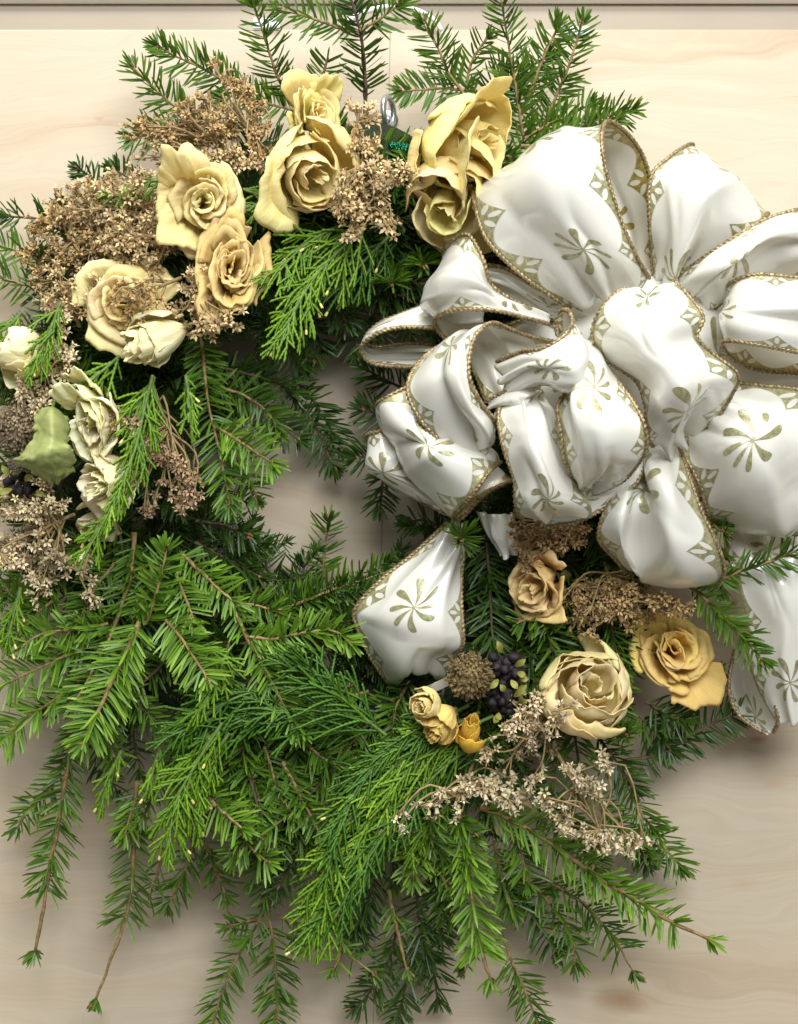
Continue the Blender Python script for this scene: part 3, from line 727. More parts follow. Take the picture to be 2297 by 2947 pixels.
def rose(px, py, h, rpx, axis, color, label, seed, n=15, scl=(1, 1, 1), spin=0.0, openness=0.5, wr=0.075, height=1.25, extra=(), name='dried_rose', group='dried cream roses'):
    """rose centred on a photo pixel; axis = direction it faces (image x, image y up, towards viewer)"""
    R = rpx*1.20*S*(D-h*0.001)/D
    g = np.random.default_rng(seed)
    root = empty(name, W(px, py, h), label, 'rose', group)
    A = Vector((axis[0], -axis[2], axis[1])).normalized()
    q = A.to_track_quat('Z', 'Y').to_matrix().to_4x4() @ Matrix.Rotation(spin, 4, 'Z') @ Matrix.Diagonal((*scl, 1))
    H0 = R*height
    Mx = q @ Matrix.Translation((0, 0, -H0*0.62))
    M3 = np.array(Mx)
    def put(V):
        return V@M3[:3, :3].T+M3[:3, 3]
    specs = []
    cl = min(1, max(0, 1.35-openness*2.4))
    for k in range(n):
        f = k/(n-1)
        r = R*(0.10+(0.70+0.10*openness+0.10*cl)*f**0.85)
        specs.append(dict(theta=k*2.39996+g.normal(0, 0.25), r=r, H=H0*(1.02-(0.30*(0.4+openness)+0.20*cl)*f**1.5+g.normal(0, 0.045)),
            wk=(1.75-(0.95-0.50*cl)*f)*g.uniform(0.75, 1.2), flare=(0.02+0.36*f**2*max(0, openness-0.2)*1.3)*g.uniform(0.5, 1.5), curl=(0.1+0.9*f*openness+0.25*f)*g.uniform(0.5, 1.4),
            point=g.uniform(0, 1)*f, wr=wr*(0.55+0.65*f)*g.uniform(0.8, 1.25), spiral=0.20-0.08*f, close=cl*min(1, g.uniform(0.65, 1.2))))
    for e in extra:      # (angle, reach, width, flare, curl): loose outer petals that stand away
        specs.append(dict(theta=e[0], r=R*0.82, H=H0*e[1], wk=e[2], flare=e[3], curl=e[4], point=1.0, wr=wr*1.2, spiral=0.05, close=0.0))
    for s in specs:
        V, U = petal_grid(g, R=R, **s)
        fk = s['r']/R
        tl = Matrix.Rotation(g.normal(0, (0.05+0.13*fk)*(1-0.5*cl)), 3, Vector((g.normal(), g.normal(), 0.01)).normalized())
        V = V@np.array(tl).T+np.array([g.normal(0, 0.07), g.normal(0, 0.07), g.normal(0, 0.03)])*R*(0.4+fk)
        o = mesh_obj('petal', put(V), grid_faces(22, 25), M_PETAL, root, U)
        k = g.normal(1, 0.05); o.color = (min(1, color[0]*k), min(1, color[1]*k*g.normal(1, 0.02)), color[2]*k*g.normal(1, 0.07), 1)
        sm = o.modifiers.new('thick', 'SOLIDIFY'); sm.thickness = 0.0006; sm.offset = 0
    # calyx: receptacle with sepals behind the petals
    mb = MB(); t = np.linspace(0, 1, 6)
    for i in range(5):
        a = i*2*np.pi/5; c = np.stack([R*(0.20+0.42*t)*math.cos(a), R*(0.20+0.42*t)*math.sin(a), H0*(-0.03+0.20*t**2)], 1)
        sd = np.array([-math.sin(a), math.cos(a), 0]); w = R*0.12*np.sin(np.pi*(0.15+0.85*t))
        mb.add(put(np.concatenate([c-sd*w[:, None], c+sd*w[:, None]])), [(i2, i2+1, 7+i2, 6+i2) for i2 in range(5)])
    mb.tube(put(np.array([[0, 0, H0*0.10], [0, 0, 0], [0, 0, -H0*0.08], [0, 0, -H0*0.16]])), R*0.22, R*0.10, 8)
    mb.build('calyx', M_CALYX, root)
    return root

CR = (1.0, 0.85, 0.44); PALE = (1.0, 0.92, 0.60); GOLD = (0.97, 0.72, 0.27); LEM = (1.0, 0.84, 0.38)
rose(915, 335, 92, 82, (0.45, 0.10, 0.75), LEM, 'half-hidden lemon yellow dried rose behind the upper cream rose, beside star florets', 11, 13, (0.9, 1.15, 1), 0.4, 0.7, extra=((1.2, 1.15, 0.8, 0.10, 0.3), (2.6, 1.1, 0.8, 0.15, 0.3)))
rose(888, 508, 118, 140, (0.35, -0.45, 0.85), CR, 'large plump cream dried rose nodding down, below the lemon yellow rose', 22, 10, (1.0, 1.04, 1.0), 0.3, 0.2, wr=0.055, extra=((3.4, 0.95, 0.9, 0.22, 0.8),))
rose(1360, 415, 112, 150, (0.62, -0.30, 0.75), LEM, 'yellow dried rose with one big upright back petal by the bow', 33, 10, (1.12, 1.0, 1.05), 1.0, 0.25, wr=0.055, extra=((2.2, 1.25, 0.9, 0.25, 0.1), (1.3, 1.2, 0.8, 0.18, 0.2)))
rose(1290, 595, 112, 146, (-0.20, -0.62, 0.75), CR, 'creased yellow dried rose hanging head down against the satin bow', 44, 9, (1.05, 1.1, 1.05), 0.2, 0.2, wr=0.055)
rose(588, 578, 116, 98, (0.12, -0.10, 0.98), CR, 'open cream dried rose with a pointed upright petal, seen face on', 55, 16, (1.02, 1.1, 1.0), 0.0, 0.8, extra=((2.1, 1.45, 0.55, 0.35, 0.0), (3.9, 1.0, 0.8, 0.35, 0.6)))
rose(664, 768, 118, 98, (0.15, 0.05, 0.98), (0.82, 0.62, 0.28), 'tall oval cream dried rose with tightly packed ruffled heart', 66, 22, (0.90, 1.5, 0.9), -0.15, 0.55, wr=0.11)
rose(358, 868, 104, 100, (0.10, 0.0, 1.0), CR, 'wide open yellow dried rose sprinkled with brown star florets', 77, 14, (1.05, 1.05, 0.9), 0.8, 0.9)
rose(420, 990, 122, 80, (-0.62, -0.35, 0.55), PALE, 'small pale dried rose lying sideways under the floret-sprinkled rose', 88, 12, (1.0, 0.95, 1.35), 0.3, 0.25, height=1.7, wr=0.06)
rose(30, 1012, 104, 72, (-0.75, 0.05, 0.5), PALE, 'pale closed dried rose head beside a drooping cedar tip', 99, 11, (1, 0.95, 1.25), 0.1, 0.15, height=1.6, wr=0.05)
rose(268, 1216, 120, 98, (-0.25, -0.2, 0.7), PALE, 'ivory dried rose with long crumpled petals beside the pale green leaf', 111, 12, (0.86, 1.35, 1.1), 0.1, 0.4, wr=0.12, extra=((1.8, 1.2, 0.6, 0.2, 0.0),))
rose(308, 1393, 116, 86, (-0.55, -0.25, 0.65), PALE, 'small ivory dried rose half covered by a hanging cedar spray', 122, 12, (1.0, 1.0, 1.2), 0.3, 0.5, wr=0.08, height=1.5)
rose(275, 1520, 84, 60, (-0.2, -0.7, 0.5), PALE, 'mostly hidden ivory dried rose under the hanging cedar spray', 133, 9, (1, 1.15, 1.1), 0.3, 0.4)
rose(250, 1618, 80, 36, (-0.1, -0.8, 0.4), PALE, 'tiny ivory dried rose scrap below the hanging cedar spray', 139, 6, (0.8, 1.2, 1.2), 0.3, 0.4)
rose(1552, 1692, 100, 98, (-0.5, -0.25, 0.75), (0.94, 0.71, 0.36), 'tan dried rose tucked under the lowest bow loop among brown florets', 144, 13, (1.05, 0.95, 1.0), 0.3, 0.5)
rose(1695, 1985, 112, 144, (0.22, 0.42, 0.85), (1.0, 0.84, 0.47), 'large rounded cream dried rose with tightly folded petals near purple berries', 155, 14, (1.06, 0.98, 0.95), 0.3, 0.18, wr=0.06)
rose(1935, 1872, 74, 106, (-0.05, 0.10, 1.0), GOLD, 'golden yellow dried rose open in pointed folds beside the hanging ribbon tail', 166, 17, (0.92, 1.1, 0.85), 0.6, 0.75)
B_ = 'small dried rosebuds'
rose(1222, 2036, 124, 46, (-0.35, 0.1, 0.6), (0.90, 0.74, 0.34), 'round pale yellow dried rosebud below the white ribbon tail', 177, 9, (1, 1.1, 1.1), 0.2, 0.1, wr=0.05, name='dried_rosebud', group=B_, height=1.7)
rose(1262, 2102, 118, 46, (-0.5, -0.55, 0.45), (0.86, 0.64, 0.22), 'yellow dried rosebud with frayed mouth between two other buds', 188, 9, (1, 1.05, 1.2), 0.2, 0.25, wr=0.07, name='dried_rosebud', group=B_, height=1.8)
rose(1355, 2095, 116, 38, (0.15, 0.75, 0.5), (0.85, 0.54, 0.08), 'deep golden dried rosebud beside the dark purple berries', 199, 8, (1, 1.0, 1.45), 0.2, 0.12, wr=0.05, name='dried_rosebud', group=B_, height=1.8)

# ------------------------------------------------------------------ satin bow
RIBW = 0.078
def satin(name, gold, white):
    m = Mat(name); uv = m.node('ShaderNodeUVMap'); sep = m.node('ShaderNodeSeparateXYZ'); m.link(uv.outputs[0], sep.inputs[0])
    u, v = m.v(sep.outputs[0]), m.v(sep.outputs[1])      # u across 0..1, v along in ribbon widths
    weave = m.noise(900, 2, 0.6, m.coord('Object')); wv = m.v(weave.outputs[0])
    t = (u-0.5).abs()*-1.0+0.5                           # distance from nearer edge
    P = 0.56
    a = ((v/P).fract()*2.0-1.0).abs()                    # 1 at cusps
    border = t.lt(a.sq()*0.155+0.032, 0.006)
    # three white petals in each cusp
    sx = ((v/P+0.5).fract()-0.5)*P
    def ell(cx, cy, ax, ay, rot):
        c_, s_ = math.cos(rot), math.sin(rot)
        x = sx-cx; y = t-cy
        return (((x*c_+y*s_)/ax).sq()+((y*c_-x*s_)/ay).sq()).lt(1.0, 0.12)
    pet = ell(0, 0.118, 0.022, 0.046, 0).mx(ell(-0.066, 0.066, 0.022, 0.046, 0.95)).mx(ell(0.066, 0.066, 0.022, 0.046, -0.95))
    band = t.lt(0.016, 0.004)
    g1 = (border-pet*0.92).mx(0.0).mx(band)
    # embroidered flower: eight drop-shaped petals
    PV = 1.25
    fy = ((v/PV+0.5).fract()-0.5)*PV; fx = u-0.5
    rad = (fx.sq()+fy.sq()).sqrt(); ang = fy.atan2(fx)
    k8 = ((ang+rad*1.3+(ang*2.0+1.0).sin()*0.16)*(8/(2*math.pi)))
    fa = ((k8+0.5).fract()-0.5).abs()*(2*math.pi/8)
    lat = fa*rad
    irr = m.noise(0.0, 0, 0.5); irr.inputs['Scale'].default_value = 2.3
    cmb = m.node('ShaderNodeCombineXYZ'); m.link((k8+0.5).floor(), cmb.inputs[0]); m.link((v/PV+0.5).floor(), cmb.inputs[1]); m.link(cmb.outputs[0], irr.inputs['Vector'])
    rmax = m.v(irr.outputs[0])*0.16+0.155
    tt = (rad/rmax).mx(0.0).mn(1.25)
    prof = (tt.sq())*0.076*((tt*-1.0+1.0).mx(0.0)._op('POWER', 0.42))+0.0040
    flower = lat.lt(prof, 0.003)*rad.lt(rmax, 0.004)
    flower = flower.mx(rad.lt(0.017, 0.003))
    g = g1.mx(flower)
    thread = m.noise(320, 3, 0.7, m.coord('Object')); th = m.v(thread.outputs[0])
    gold_c = m.ramp(th, [(0.30, tuple(x*0.55 for x in gold)), (0.55, gold), (0.78, tuple(min(1, x*1.55) for x in gold))])
    c = m.mix(g.mn(1.0), white, gold_c)
    m.base(c)
    m.set(Roughness=g*0.10+0.32, Specular_IOR_Level=0.85, IOR=1.6, Coat_Weight=0.75, Coat_Roughness=0.16, Coat_IOR=1.7, Metallic=g*0.35, Sheen_Weight=0.2, Sheen_Roughness=0.4)
    m.b.inputs['Anisotropic'].default_value = 0.65
    tan = m.node('ShaderNodeTangent', direction_type='UV_MAP'); m.link(tan.outputs[0], m.b.inputs['Tangent'])
    m.bump(g*0.9+th*g*0.7, 0.35, 0.0006)
    m.translucent(c, 0.20)
    return m.m
M_SATIN = satin('white_satin_gold_print', (0.50, 0.475, 0.25), (0.90, 0.885, 0.80))
M_SATINB = satin('white_satin_reverse', (0.50, 0.37, 0.08), (0.84, 0.81, 0.69))
mc = Mat('bronze_cord'); cn_ = mc.noise(500, 3, 0.6, mc.coord())
mc.base(mc.ramp(cn_.outputs[0], [(0.35, (0.13, 0.09, 0.045)), (0.55, (0.34, 0.25, 0.12)), (0.75, (0.62, 0.52, 0.32))])); mc.set(Roughness=0.42, Metallic=0.35)
M_CORD = mc.m

bow = empty('satin_bow', W(1830, 1050, 100), 'large white satin bow printed with gold flowers and bronze cord edges', 'bow')

def rope(P, r=0.00128):
    pts, L = resample(P, max(20, int(np.sum(np.linalg.norm(np.diff(P, axis=0), axis=1))/0.0007)))
    n = len(pts); T = nrm(np.gradient(pts, axis=0)); ref = nrm(np.array([0.2, -0.7, 0.6]))
    A = nrm(np.cross(T, ref)); B = np.cross(T, A); sides = 10
    a = np.linspace(0, 2*np.pi, sides, endpoint=False); s = np.arange(n)*0.0007
    rad = r*(1+0.30*np.cos(2*(a[None, :]-(s*2*np.pi/0.0062)[:, None])))
    V = pts[:, None]+(A[:, None]*np.cos(a)[None, :, None]+B[:, None]*np.sin(a)[None, :, None])*rad[:, :, None]
    return V.reshape(-1, 3), grid_faces(n, sides, wrap=True)

RB = [400]
def ribbon(rows, voff=0.0, front=None, name='loop', seed=None, wr=1.0, nv=84, nu=40, cords=(True, True), pinch=1.0):
    """satin strip lofted through rows of (photo x, photo y, height mm); columns run across the ribbon"""
    RB[0] += 1; g = np.random.default_rng(seed or RB[0])
    C = np.array([[W(*p) for p in r] for r in rows])          # rows, cols, 3
    nr, nc = C.shape[:2]
    # along
    tv = np.linspace(0, nr-1, nv); A = np.stack([catmull(C[:, k], tv) for k in range(nc)], 1)
    tu = np.linspace(0, nc-1, nu); B = np.stack([catmull(A[i], tu) for i in range(nv)], 0)
    dv = np.gradient(B, axis=0); du = np.gradient(B, axis=1); Nm = nrm(np.cross(du, dv))
    # even out sampling metric for the pattern
    mid = B[:, nu//2]; s = np.concatenate([[0], np.cumsum(np.linalg.norm(np.diff(mid, axis=0), axis=1))])
    sv = (s/RIBW)
    us = np.linspace(0, 1, nu)
    o = g.uniform(0, 60, 3); disp = np.zeros((nv, nu))
    for i in range(nv):
        for j in range(nu):
            p = Vector((us[j]*1.5+o[0], sv[i]*1.0+o[1], o[2])); q = Vector((us[j]*4.2+o[1], sv[i]*1.7+o[0], o[2]))
            disp[i, j] = mnoise.noise(p*1.25)*0.0085
    # soft creases that run out from the pinched ends, as satin folds do
    L_ = sv[-1]
    for c_ in range(6 if wr > 0 else 0):
        end = g.integers(2); u0 = g.uniform(0.3, 0.7); u1 = np.clip(u0+g.normal(0, 0.28), 0.12, 0.88); ln = g.uniform(0.3, 0.75); cw = g.uniform(0.03, 0.085)
        e_ = np.linspace(0, 1, nv) if end == 0 else np.linspace(1, 0, nv)
        cu = u0+(u1-u0)*e_/ln; fade = np.clip((ln-e_)/ln, 0, 1)**0.7
        dd = np.abs(us[None]-cu[:, None])
        disp += g.choice([-1, 1], p=[0.6, 0.4])*0.088*cw*fade[:, None]*np.exp(-(np.sqrt(dd**2+0.0004)-0.02)/cw)
    ed = np.sin(np.pi*us)**0.5
    disp = disp*ed[None]*wr
    # gathers where the ribbon is pinched at the knot
    e = np.linspace(0, 1, nv); gat = np.exp(-e/0.10)+np.exp(-(1-e)/0.10)
    disp += gat[:, None]*np.sin(us*2*np.pi*3+g.uniform(0, 6))[None]*0.0028*pinch*ed[None]
    B = B+Nm*disp[..., None]
    V = B.reshape(-1, 3)
    # pattern v = 0 at the row where the flower sits
    vr = np.interp(voff, np.arange(nr), np.interp(np.arange(nr), tv, sv)) if voff is not None else -0.62
    U = np.stack([np.tile(us, nv), np.repeat(sv-vr, nu)], 1)
    F = grid_faces(nv, nu)
    fr = nr//2-1 if front is None else front
    i = int(fr/(nr-1)*(nv-1)); nmean = Nm[max(0, i-4):i+5].reshape(-1, 3).mean(0)
    if nmean[1] > 0: F = F[:, ::-1]
    ob = rebase(mesh_obj(name, V, F, [M_SATIN, M_SATINB], None, U), bow)
    sm = ob.modifiers.new('thick', 'SOLIDIFY'); sm.thickness = 0.0005; sm.offset = 0; sm.material_offset = 1
    for k, jj in ((0, 0), (1, nu-1)):
        if cords[k]:
            RV, RF = rope(B[::2, jj]); co = mesh_obj('cord_edge', RV, RF, M_CORD); co.parent = ob
    return ob

# A: big upper loop, open at its right edge
ribbon([[(1640, 890, 130), (1750, 870, 140), (1868, 800, 135)], [(1500, 790, 140), (1690, 740, 170), (1830, 735, 160)],
        [(1402, 690, 140), (1600, 620, 182), (1778, 610, 172)], [(1368, 590, 128), (1560, 500, 180), (1738, 460, 178)],
        [(1366, 535, 108), (1545, 440, 160), (1735, 375, 168)], [(1400, 515, 90), (1560, 420, 130), (1755, 350, 150)],
        [(1460, 530, 75), (1620, 450, 110), (1815, 395, 132)], [(1520, 600, 75), (1680, 540, 100), (1862, 480, 120)],
        [(1600, 700, 80), (1760, 660, 95), (1888, 640, 112)], [(1700, 820, 100), (1800, 810, 100), (1899, 795, 115)]], voff=1.15, front=2)
# B: upper right loop
ribbon([[(1880, 800, 110), (1920, 810, 115), (1990, 800, 110)], [(1870, 650, 130), (1980, 680, 140), (2090, 730, 125)],
        [(1872, 515, 135), (2010, 560, 150), (2170, 670, 130)], [(1925, 455, 128), (2060, 520, 140), (2198, 630, 120)],
        [(1988, 416, 112), (2090, 500, 115), (2210, 615, 108)], [(1985, 450, 90), (2080, 530, 90), (2190, 640, 90)],
        [(1930, 600, 80), (2000, 640, 80), (2090, 710, 80)]], voff=0.4, front=2)
# C: right loop
ribbon([[(1945, 797, 125), (1990, 850, 125), (2040, 900, 110)], [(2030, 738, 140), (2060, 800, 150), (2080, 870, 120)],
        [(2110, 686, 145), (2130, 760, 158), (2130, 850, 115)], [(2200, 634, 142), (2220, 700, 155), (2220, 820, 110)],
        [(2300, 603, 135), (2320, 690, 145), (2310, 800, 110)], [(2400, 590, 105), (2420, 680, 110), (2400, 800, 95)],
        [(2380, 650, 80), (2400, 730, 80), (2380, 820, 80)]], voff=5, front=2)
# D: right loop curling back
ribbon([[(2420, 800, 140), (2420, 900, 150), (2420, 1040, 150)], [(2300, 800, 150), (2300, 900, 170), (2300, 1015, 165)],
        [(2180, 790, 152), (2180, 890, 178), (2180, 992, 172)], [(2110, 810, 145), (2105, 890, 168), (2100, 980, 165)],
        [(2082, 835, 130), (2080, 900, 145), (2080, 992, 148)], [(2100, 850, 115), (2100, 930, 125), (2105, 1032, 138)],
        [(2180, 850, 105), (2180, 950, 115), (2180, 1064, 130)], [(2300, 850, 100), (2300, 960, 110), (2300, 1075, 128)],
        [(2420, 850, 100), (2420, 960, 110), (2420, 1085, 120)]], voff=3.6, front=2)
# E: front loop right of the middle
ribbon([[(1780, 930, 150), (1870, 900, 150), (1950, 900, 150)], [(1800, 832, 175), (1870, 803, 180), (1936, 810, 172)],
        [(1735, 885, 185), (1860, 860, 205), (1990, 862, 185)], [(1705, 960, 178), (1850, 940, 215), (2024, 915, 190)],
        [(1740, 1030, 170), (1870, 1010, 215), (2006, 970, 190)], [(1830, 1095, 180), (1930, 1060, 215), (2050, 1018, 185)],
        [(1856, 1160, 185), (1970, 1120, 212), (2122, 1078, 180)], [(1862, 1220, 180), (1970, 1180, 195), (2108, 1132, 170)],
        [(1868, 1265, 170), (1950, 1245, 175), (2060, 1208, 155)], [(1880, 1285, 150), (1960, 1280, 150), (2010, 1248, 140)]], voff=None, front=4)
# F: front middle loop, rolled top and long panel
ribbon([[(1430, 1040, 150), (1440, 1100, 160), (1470, 1160, 150)], [(1500, 1012, 175), (1520, 1060, 185), (1560, 1110, 175)],
        [(1560, 1003, 190), (1590, 1060, 205), (1620, 1130, 195)], [(1620, 970, 192), (1650, 1050, 210), (1680, 1130, 200)],
        [(1648, 930, 182), (1685, 1020, 198), (1705, 1110, 192)], [(1636, 895, 168), (1680, 1000, 180), (1700, 1090, 178)],
        [(1610, 900, 155), (1650, 1000, 165), (1680, 1080, 165)], [(1598, 960, 150), (1620, 1020, 150), (1650, 1080, 150)]], voff=None, front=2, wr=0.5, cords=(True, False))
ribbon([[(1640, 1060, 160), (1690, 1020, 165), (1735, 1040, 160)], [(1640, 1110, 180), (1710, 1080, 195), (1780, 1100, 185)],
        [(1605, 1170, 185), (1710, 1160, 210), (1830, 1170, 195)], [(1613, 1240, 188), (1730, 1240, 215), (1855, 1230, 198)],
        [(1622, 1310, 185), (1740, 1320, 208), (1860, 1290, 192)], [(1640, 1355, 175), (1740, 1375, 190), (1835, 1335, 180)],
        [(1650, 1375, 165), (1705, 1402, 168), (1790, 1385, 165)], [(1670, 1388, 150), (1690, 1408, 150), (1715, 1420, 150)]], voff=1.6, front=3, pinch=0.3)
# G: panel left of F, and its corded upper edge
ribbon([[(1450, 1140, 150), (1510, 1130, 160), (1575, 1150, 150)], [(1435, 1200, 165), (1520, 1180, 185), (1600, 1200, 165)],
        [(1450, 1290, 170), (1540, 1280, 195), (1625, 1290, 168)], [(1480, 1380, 170), (1570, 1380, 192), (1660, 1390, 165)],
        [(1484, 1450, 165), (1580, 1450, 182), (1700, 1455, 160)], [(1500, 1490, 145), (1600, 1500, 155), (1700, 1490, 150)]], voff=3.75, front=2, cords=(True, False), pinch=0.15)
ribbon([[(1398, 1155, 150), (1420, 1185, 150), (1440, 1220, 140)], [(1450, 1130, 160), (1470, 1170, 168), (1490, 1230, 150)],
        [(1500, 1100, 168), (1520, 1150, 175), (1540, 1210, 160)], [(1550, 1075, 165), (1570, 1120, 168), (1590, 1180, 155)]], voff=None, front=1, cords=(True, False), wr=0.5)
# T: band curving round under F
ribbon([[(1760, 1250, 140), (1810, 1270, 145), (1862, 1295, 145)], [(1740, 1320, 145), (1790, 1340, 152), (1847, 1365, 150)],
        [(1700, 1370, 145), (1750, 1390, 150), (1798, 1424, 150)], [(1650, 1400, 140), (1690, 1430, 148), (1725, 1471, 148)],
        [(1580, 1430, 140), (1620, 1460, 145), (1655, 1502, 143)], [(1500, 1450, 130), (1530, 1480, 135), (1560, 1515, 130)]], voff=None, front=2, cords=(False, True), wr=0.5)
# H: left front loop, open on its right
ribbon([[(1380, 1342, 140), (1400, 1335, 145), (1432, 1230, 150)], [(1297, 1292, 150), (1370, 1260, 165), (1420, 1205, 165)],
        [(1215, 1215, 155), (1310, 1180, 180), (1385, 1160, 178)], [(1174, 1130, 155), (1270, 1090, 185), (1352, 1090, 185)],
        [(1190, 1065, 150), (1280, 1020, 180), (1350, 1030, 183)], [(1240, 1012, 145), (1310, 980, 170), (1368, 970, 178)],
        [(1300, 985, 130), (1360, 955, 150), (1414, 930, 165)], [(1330, 1010, 115), (1400, 980, 130), (1470, 948, 148)],
        [(1370, 1080, 110), (1440, 1030, 120), (1530, 970, 135)], [(1400, 1160, 110), (1480, 1100, 115), (1600, 985, 125)]], voff=4.6, front=3)
# I: upper left loop, open at its lower edge
ribbon([[(1560, 905, 120), (1570, 918, 125), (1580, 932, 130)], [(1424, 830, 130), (1455, 870, 142), (1500, 912, 145)],
        [(1390, 745, 135), (1395, 820, 160), (1420, 893, 155)], [(1345, 675, 128), (1320, 790, 160), (1335, 890, 155)],
        [(1290, 705, 112), (1252, 830, 140), (1268, 905, 145)], [(1275, 740, 95), (1240, 860, 115), (1252, 935, 130)],
        [(1300, 800, 85), (1300, 890, 100), (1300, 985, 120)], [(1400, 820, 85), (1400, 900, 95), (1420, 1000, 115)]], voff=1.0, front=2)
ribbon([[(1390, 760, 110), (1400, 800, 115), (1420, 850, 105)], [(1450, 772, 115), (1470, 820, 125), (1480, 880, 110)],
        [(1520, 808, 118), (1540, 860, 125), (1560, 910, 115)], [(1600, 852, 118), (1610, 890, 122), (1640, 930, 115)],
        [(1690, 900, 115), (1690, 930, 118), (1700, 970, 112)]], voff=None, front=2, wr=0.6)
# J: loop pointing into the hole
ribbon([[(1260, 865, 95), (1260, 900, 105), (1260, 945, 115)], [(1150, 905, 95), (1155, 925, 108), (1160, 942, 118)],
        [(1085, 935, 95), (1085, 950, 108), (1085, 960, 116)], [(1050, 975, 88), (1045, 990, 98), (1038, 1003, 106)],
        [(1075, 1000, 70), (1072, 1020, 85), (1070, 1045, 98)], [(1160, 990, 65), (1160, 1020, 80), (1160, 1055, 95)],
        [(1260, 990, 65), (1260, 1020, 80), (1260, 1050, 95)]], voff=None, front=1, wr=0.4)
# K, L: lower left loops
ribbon([[(1230, 1090, 120), (1330, 1200, 125), (1440, 1330, 125)], [(1165, 1118, 130), (1270, 1240, 155), (1415, 1350, 150)],
        [(1110, 1145, 130), (1210, 1290, 160), (1370, 1410, 155)], [(1087, 1163, 118), (1160, 1320, 140), (1330, 1460, 142)],
        [(1090, 1185, 100), (1150, 1325, 115), (1305, 1490, 122)], [(1120, 1200, 85), (1200, 1310, 95), (1330, 1490, 110)],
        [(1200, 1180, 80), (1280, 1280, 90), (1400, 1420, 105)], [(1250, 1180, 80), (1330, 1260, 90), (1480, 1380, 100)]], voff=None, front=2)
ribbon([[(1150, 1225, 95), (1200, 1330, 100), (1330, 1470, 100)], [(1100, 1240, 105), (1140, 1350, 115), (1290, 1480, 112)],
        [(1060, 1250, 100), (1090, 1360, 108), (1240, 1455, 108)], [(1058, 1265, 85), (1085, 1362, 92), (1220, 1450, 95)],
        [(1090, 1290, 70), (1120, 1370, 75), (1240, 1460, 80)]], voff=1.6, front=1, wr=0.6)
# M: lowest loop
ribbon([[(1780, 1400, 140), (1810, 1370, 145), (1850, 1330, 142), (1910, 1310, 145), (1960, 1292, 140)],
        [(1760, 1440, 150), (1800, 1420, 160), (1850, 1390, 150), (1920, 1380, 168), (1985, 1375, 155)],
        [(1730, 1500, 150), (1790, 1490, 168), (1848, 1470, 152), (1930, 1470, 176), (2020, 1475, 158)],
        [(1725, 1555, 140), (1790, 1570, 160), (1846, 1560, 140), (1940, 1560, 172), (2065, 1570, 155)],
        [(1770, 1608, 122), (1810, 1625, 142), (1848, 1640, 128), (1950, 1640, 155), (2084, 1640, 142)],
        [(1810, 1645, 100), (1840, 1660, 115), (1860, 1668, 112), (1960, 1688, 125), (2065, 1675, 122)],
        [(1820, 1600, 85), (1850, 1620, 90), (1890, 1640, 92), (1960, 1650, 98), (2040, 1640, 105)],
        [(1830, 1500, 85), (1860, 1510, 88), (1890, 1520, 90), (1950, 1520, 92), (2000, 1520, 95)]], voff=1.2, front=2)
# N: lower right loop
ribbon([[(1950, 1280, 135), (2030, 1190, 140), (2110, 1100, 130)], [(1985, 1340, 140), (2090, 1230, 165), (2200, 1110, 140)],
        [(2015, 1400, 138), (2170, 1270, 175), (2320, 1130, 140)], [(2032, 1460, 130), (2220, 1370, 170), (2400, 1200, 140)],
        [(2050, 1500, 115), (2250, 1450, 150), (2420, 1300, 130)], [(2090, 1520, 95), (2280, 1500, 125), (2430, 1380, 110)],
        [(2150, 1480, 85), (2300, 1450, 100), (2430, 1350, 95)]], voff=1.95, front=2)
ribbon([[(2110, 1440, 95), (2112, 1465, 98), (2115, 1490, 98)], [(2160, 1450, 105), (2160, 1490, 110), (2158, 1522, 108)],
        [(2230, 1450, 108), (2230, 1500, 114), (2228, 1537, 110)], [(2330, 1440, 105), (2330, 1490, 112), (2330, 1540, 108)]], voff=None, front=1, wr=0.4)
# tails
ribbon([[(2080, 1510, 80), (2190, 1510, 88), (2340, 1500, 80)], [(2090, 1600, 90), (2220, 1600, 105), (2360, 1600, 90)],
        [(2130, 1700, 95), (2240, 1700, 108), (2370, 1700, 90)], [(2150, 1800, 85), (2260, 1800, 100), (2380, 1800, 85)],
        [(2150, 1880, 75), (2260, 1900, 92), (2390, 1900, 80)], [(2180, 1980, 70), (2280, 1990, 85), (2400, 2000, 75)],
        [(2235, 2080, 65), (2300, 2085, 75), (2410, 2090, 70)]], voff=4.7, front=2, name='tail', cords=(False, True))
ribbon([[(2115, 1870, 45), (2130, 1870, 40), (2155, 1865, 62)], [(2102, 1930, 50), (2140, 1930, 38), (2180, 1930, 70)],
        [(2098, 1990, 52), (2150, 1990, 36), (2215, 1985, 72)], [(2118, 2048, 52), (2170, 2045, 38), (2234, 2040, 72)],
        [(2165, 2090, 54), (2190, 2085, 45), (2238, 2080, 68)], [(2205, 2112, 58), (2215, 2112, 58), (2225, 2110, 60)]], voff=None, front=2, name='tail_curl', wr=0.2, pinch=0)
ribbon([[(1290, 1500, 95), (1310, 1510, 100), (1340, 1500, 95)], [(1235, 1552, 95), (1285, 1570, 105), (1335, 1590, 98)],
        [(1170, 1610, 95), (1250, 1640, 112), (1328, 1660, 100)], [(1100, 1665, 95), (1210, 1710, 118), (1328, 1735, 105)],
        [(1030, 1740, 92), (1180, 1790, 122), (1332, 1800, 108)], [(1020, 1785, 88), (1180, 1850, 118), (1332, 1855, 105)],
        [(1060, 1880, 80), (1180, 1910, 108), (1310, 1890, 95)], [(1105, 1950, 70), (1190, 1955, 92), (1290, 1945, 80)],
        [(1128, 1974, 60), (1210, 1948, 78), (1280, 1960, 70)]], voff=3.5, front=4, name='tail', pinch=0.5)
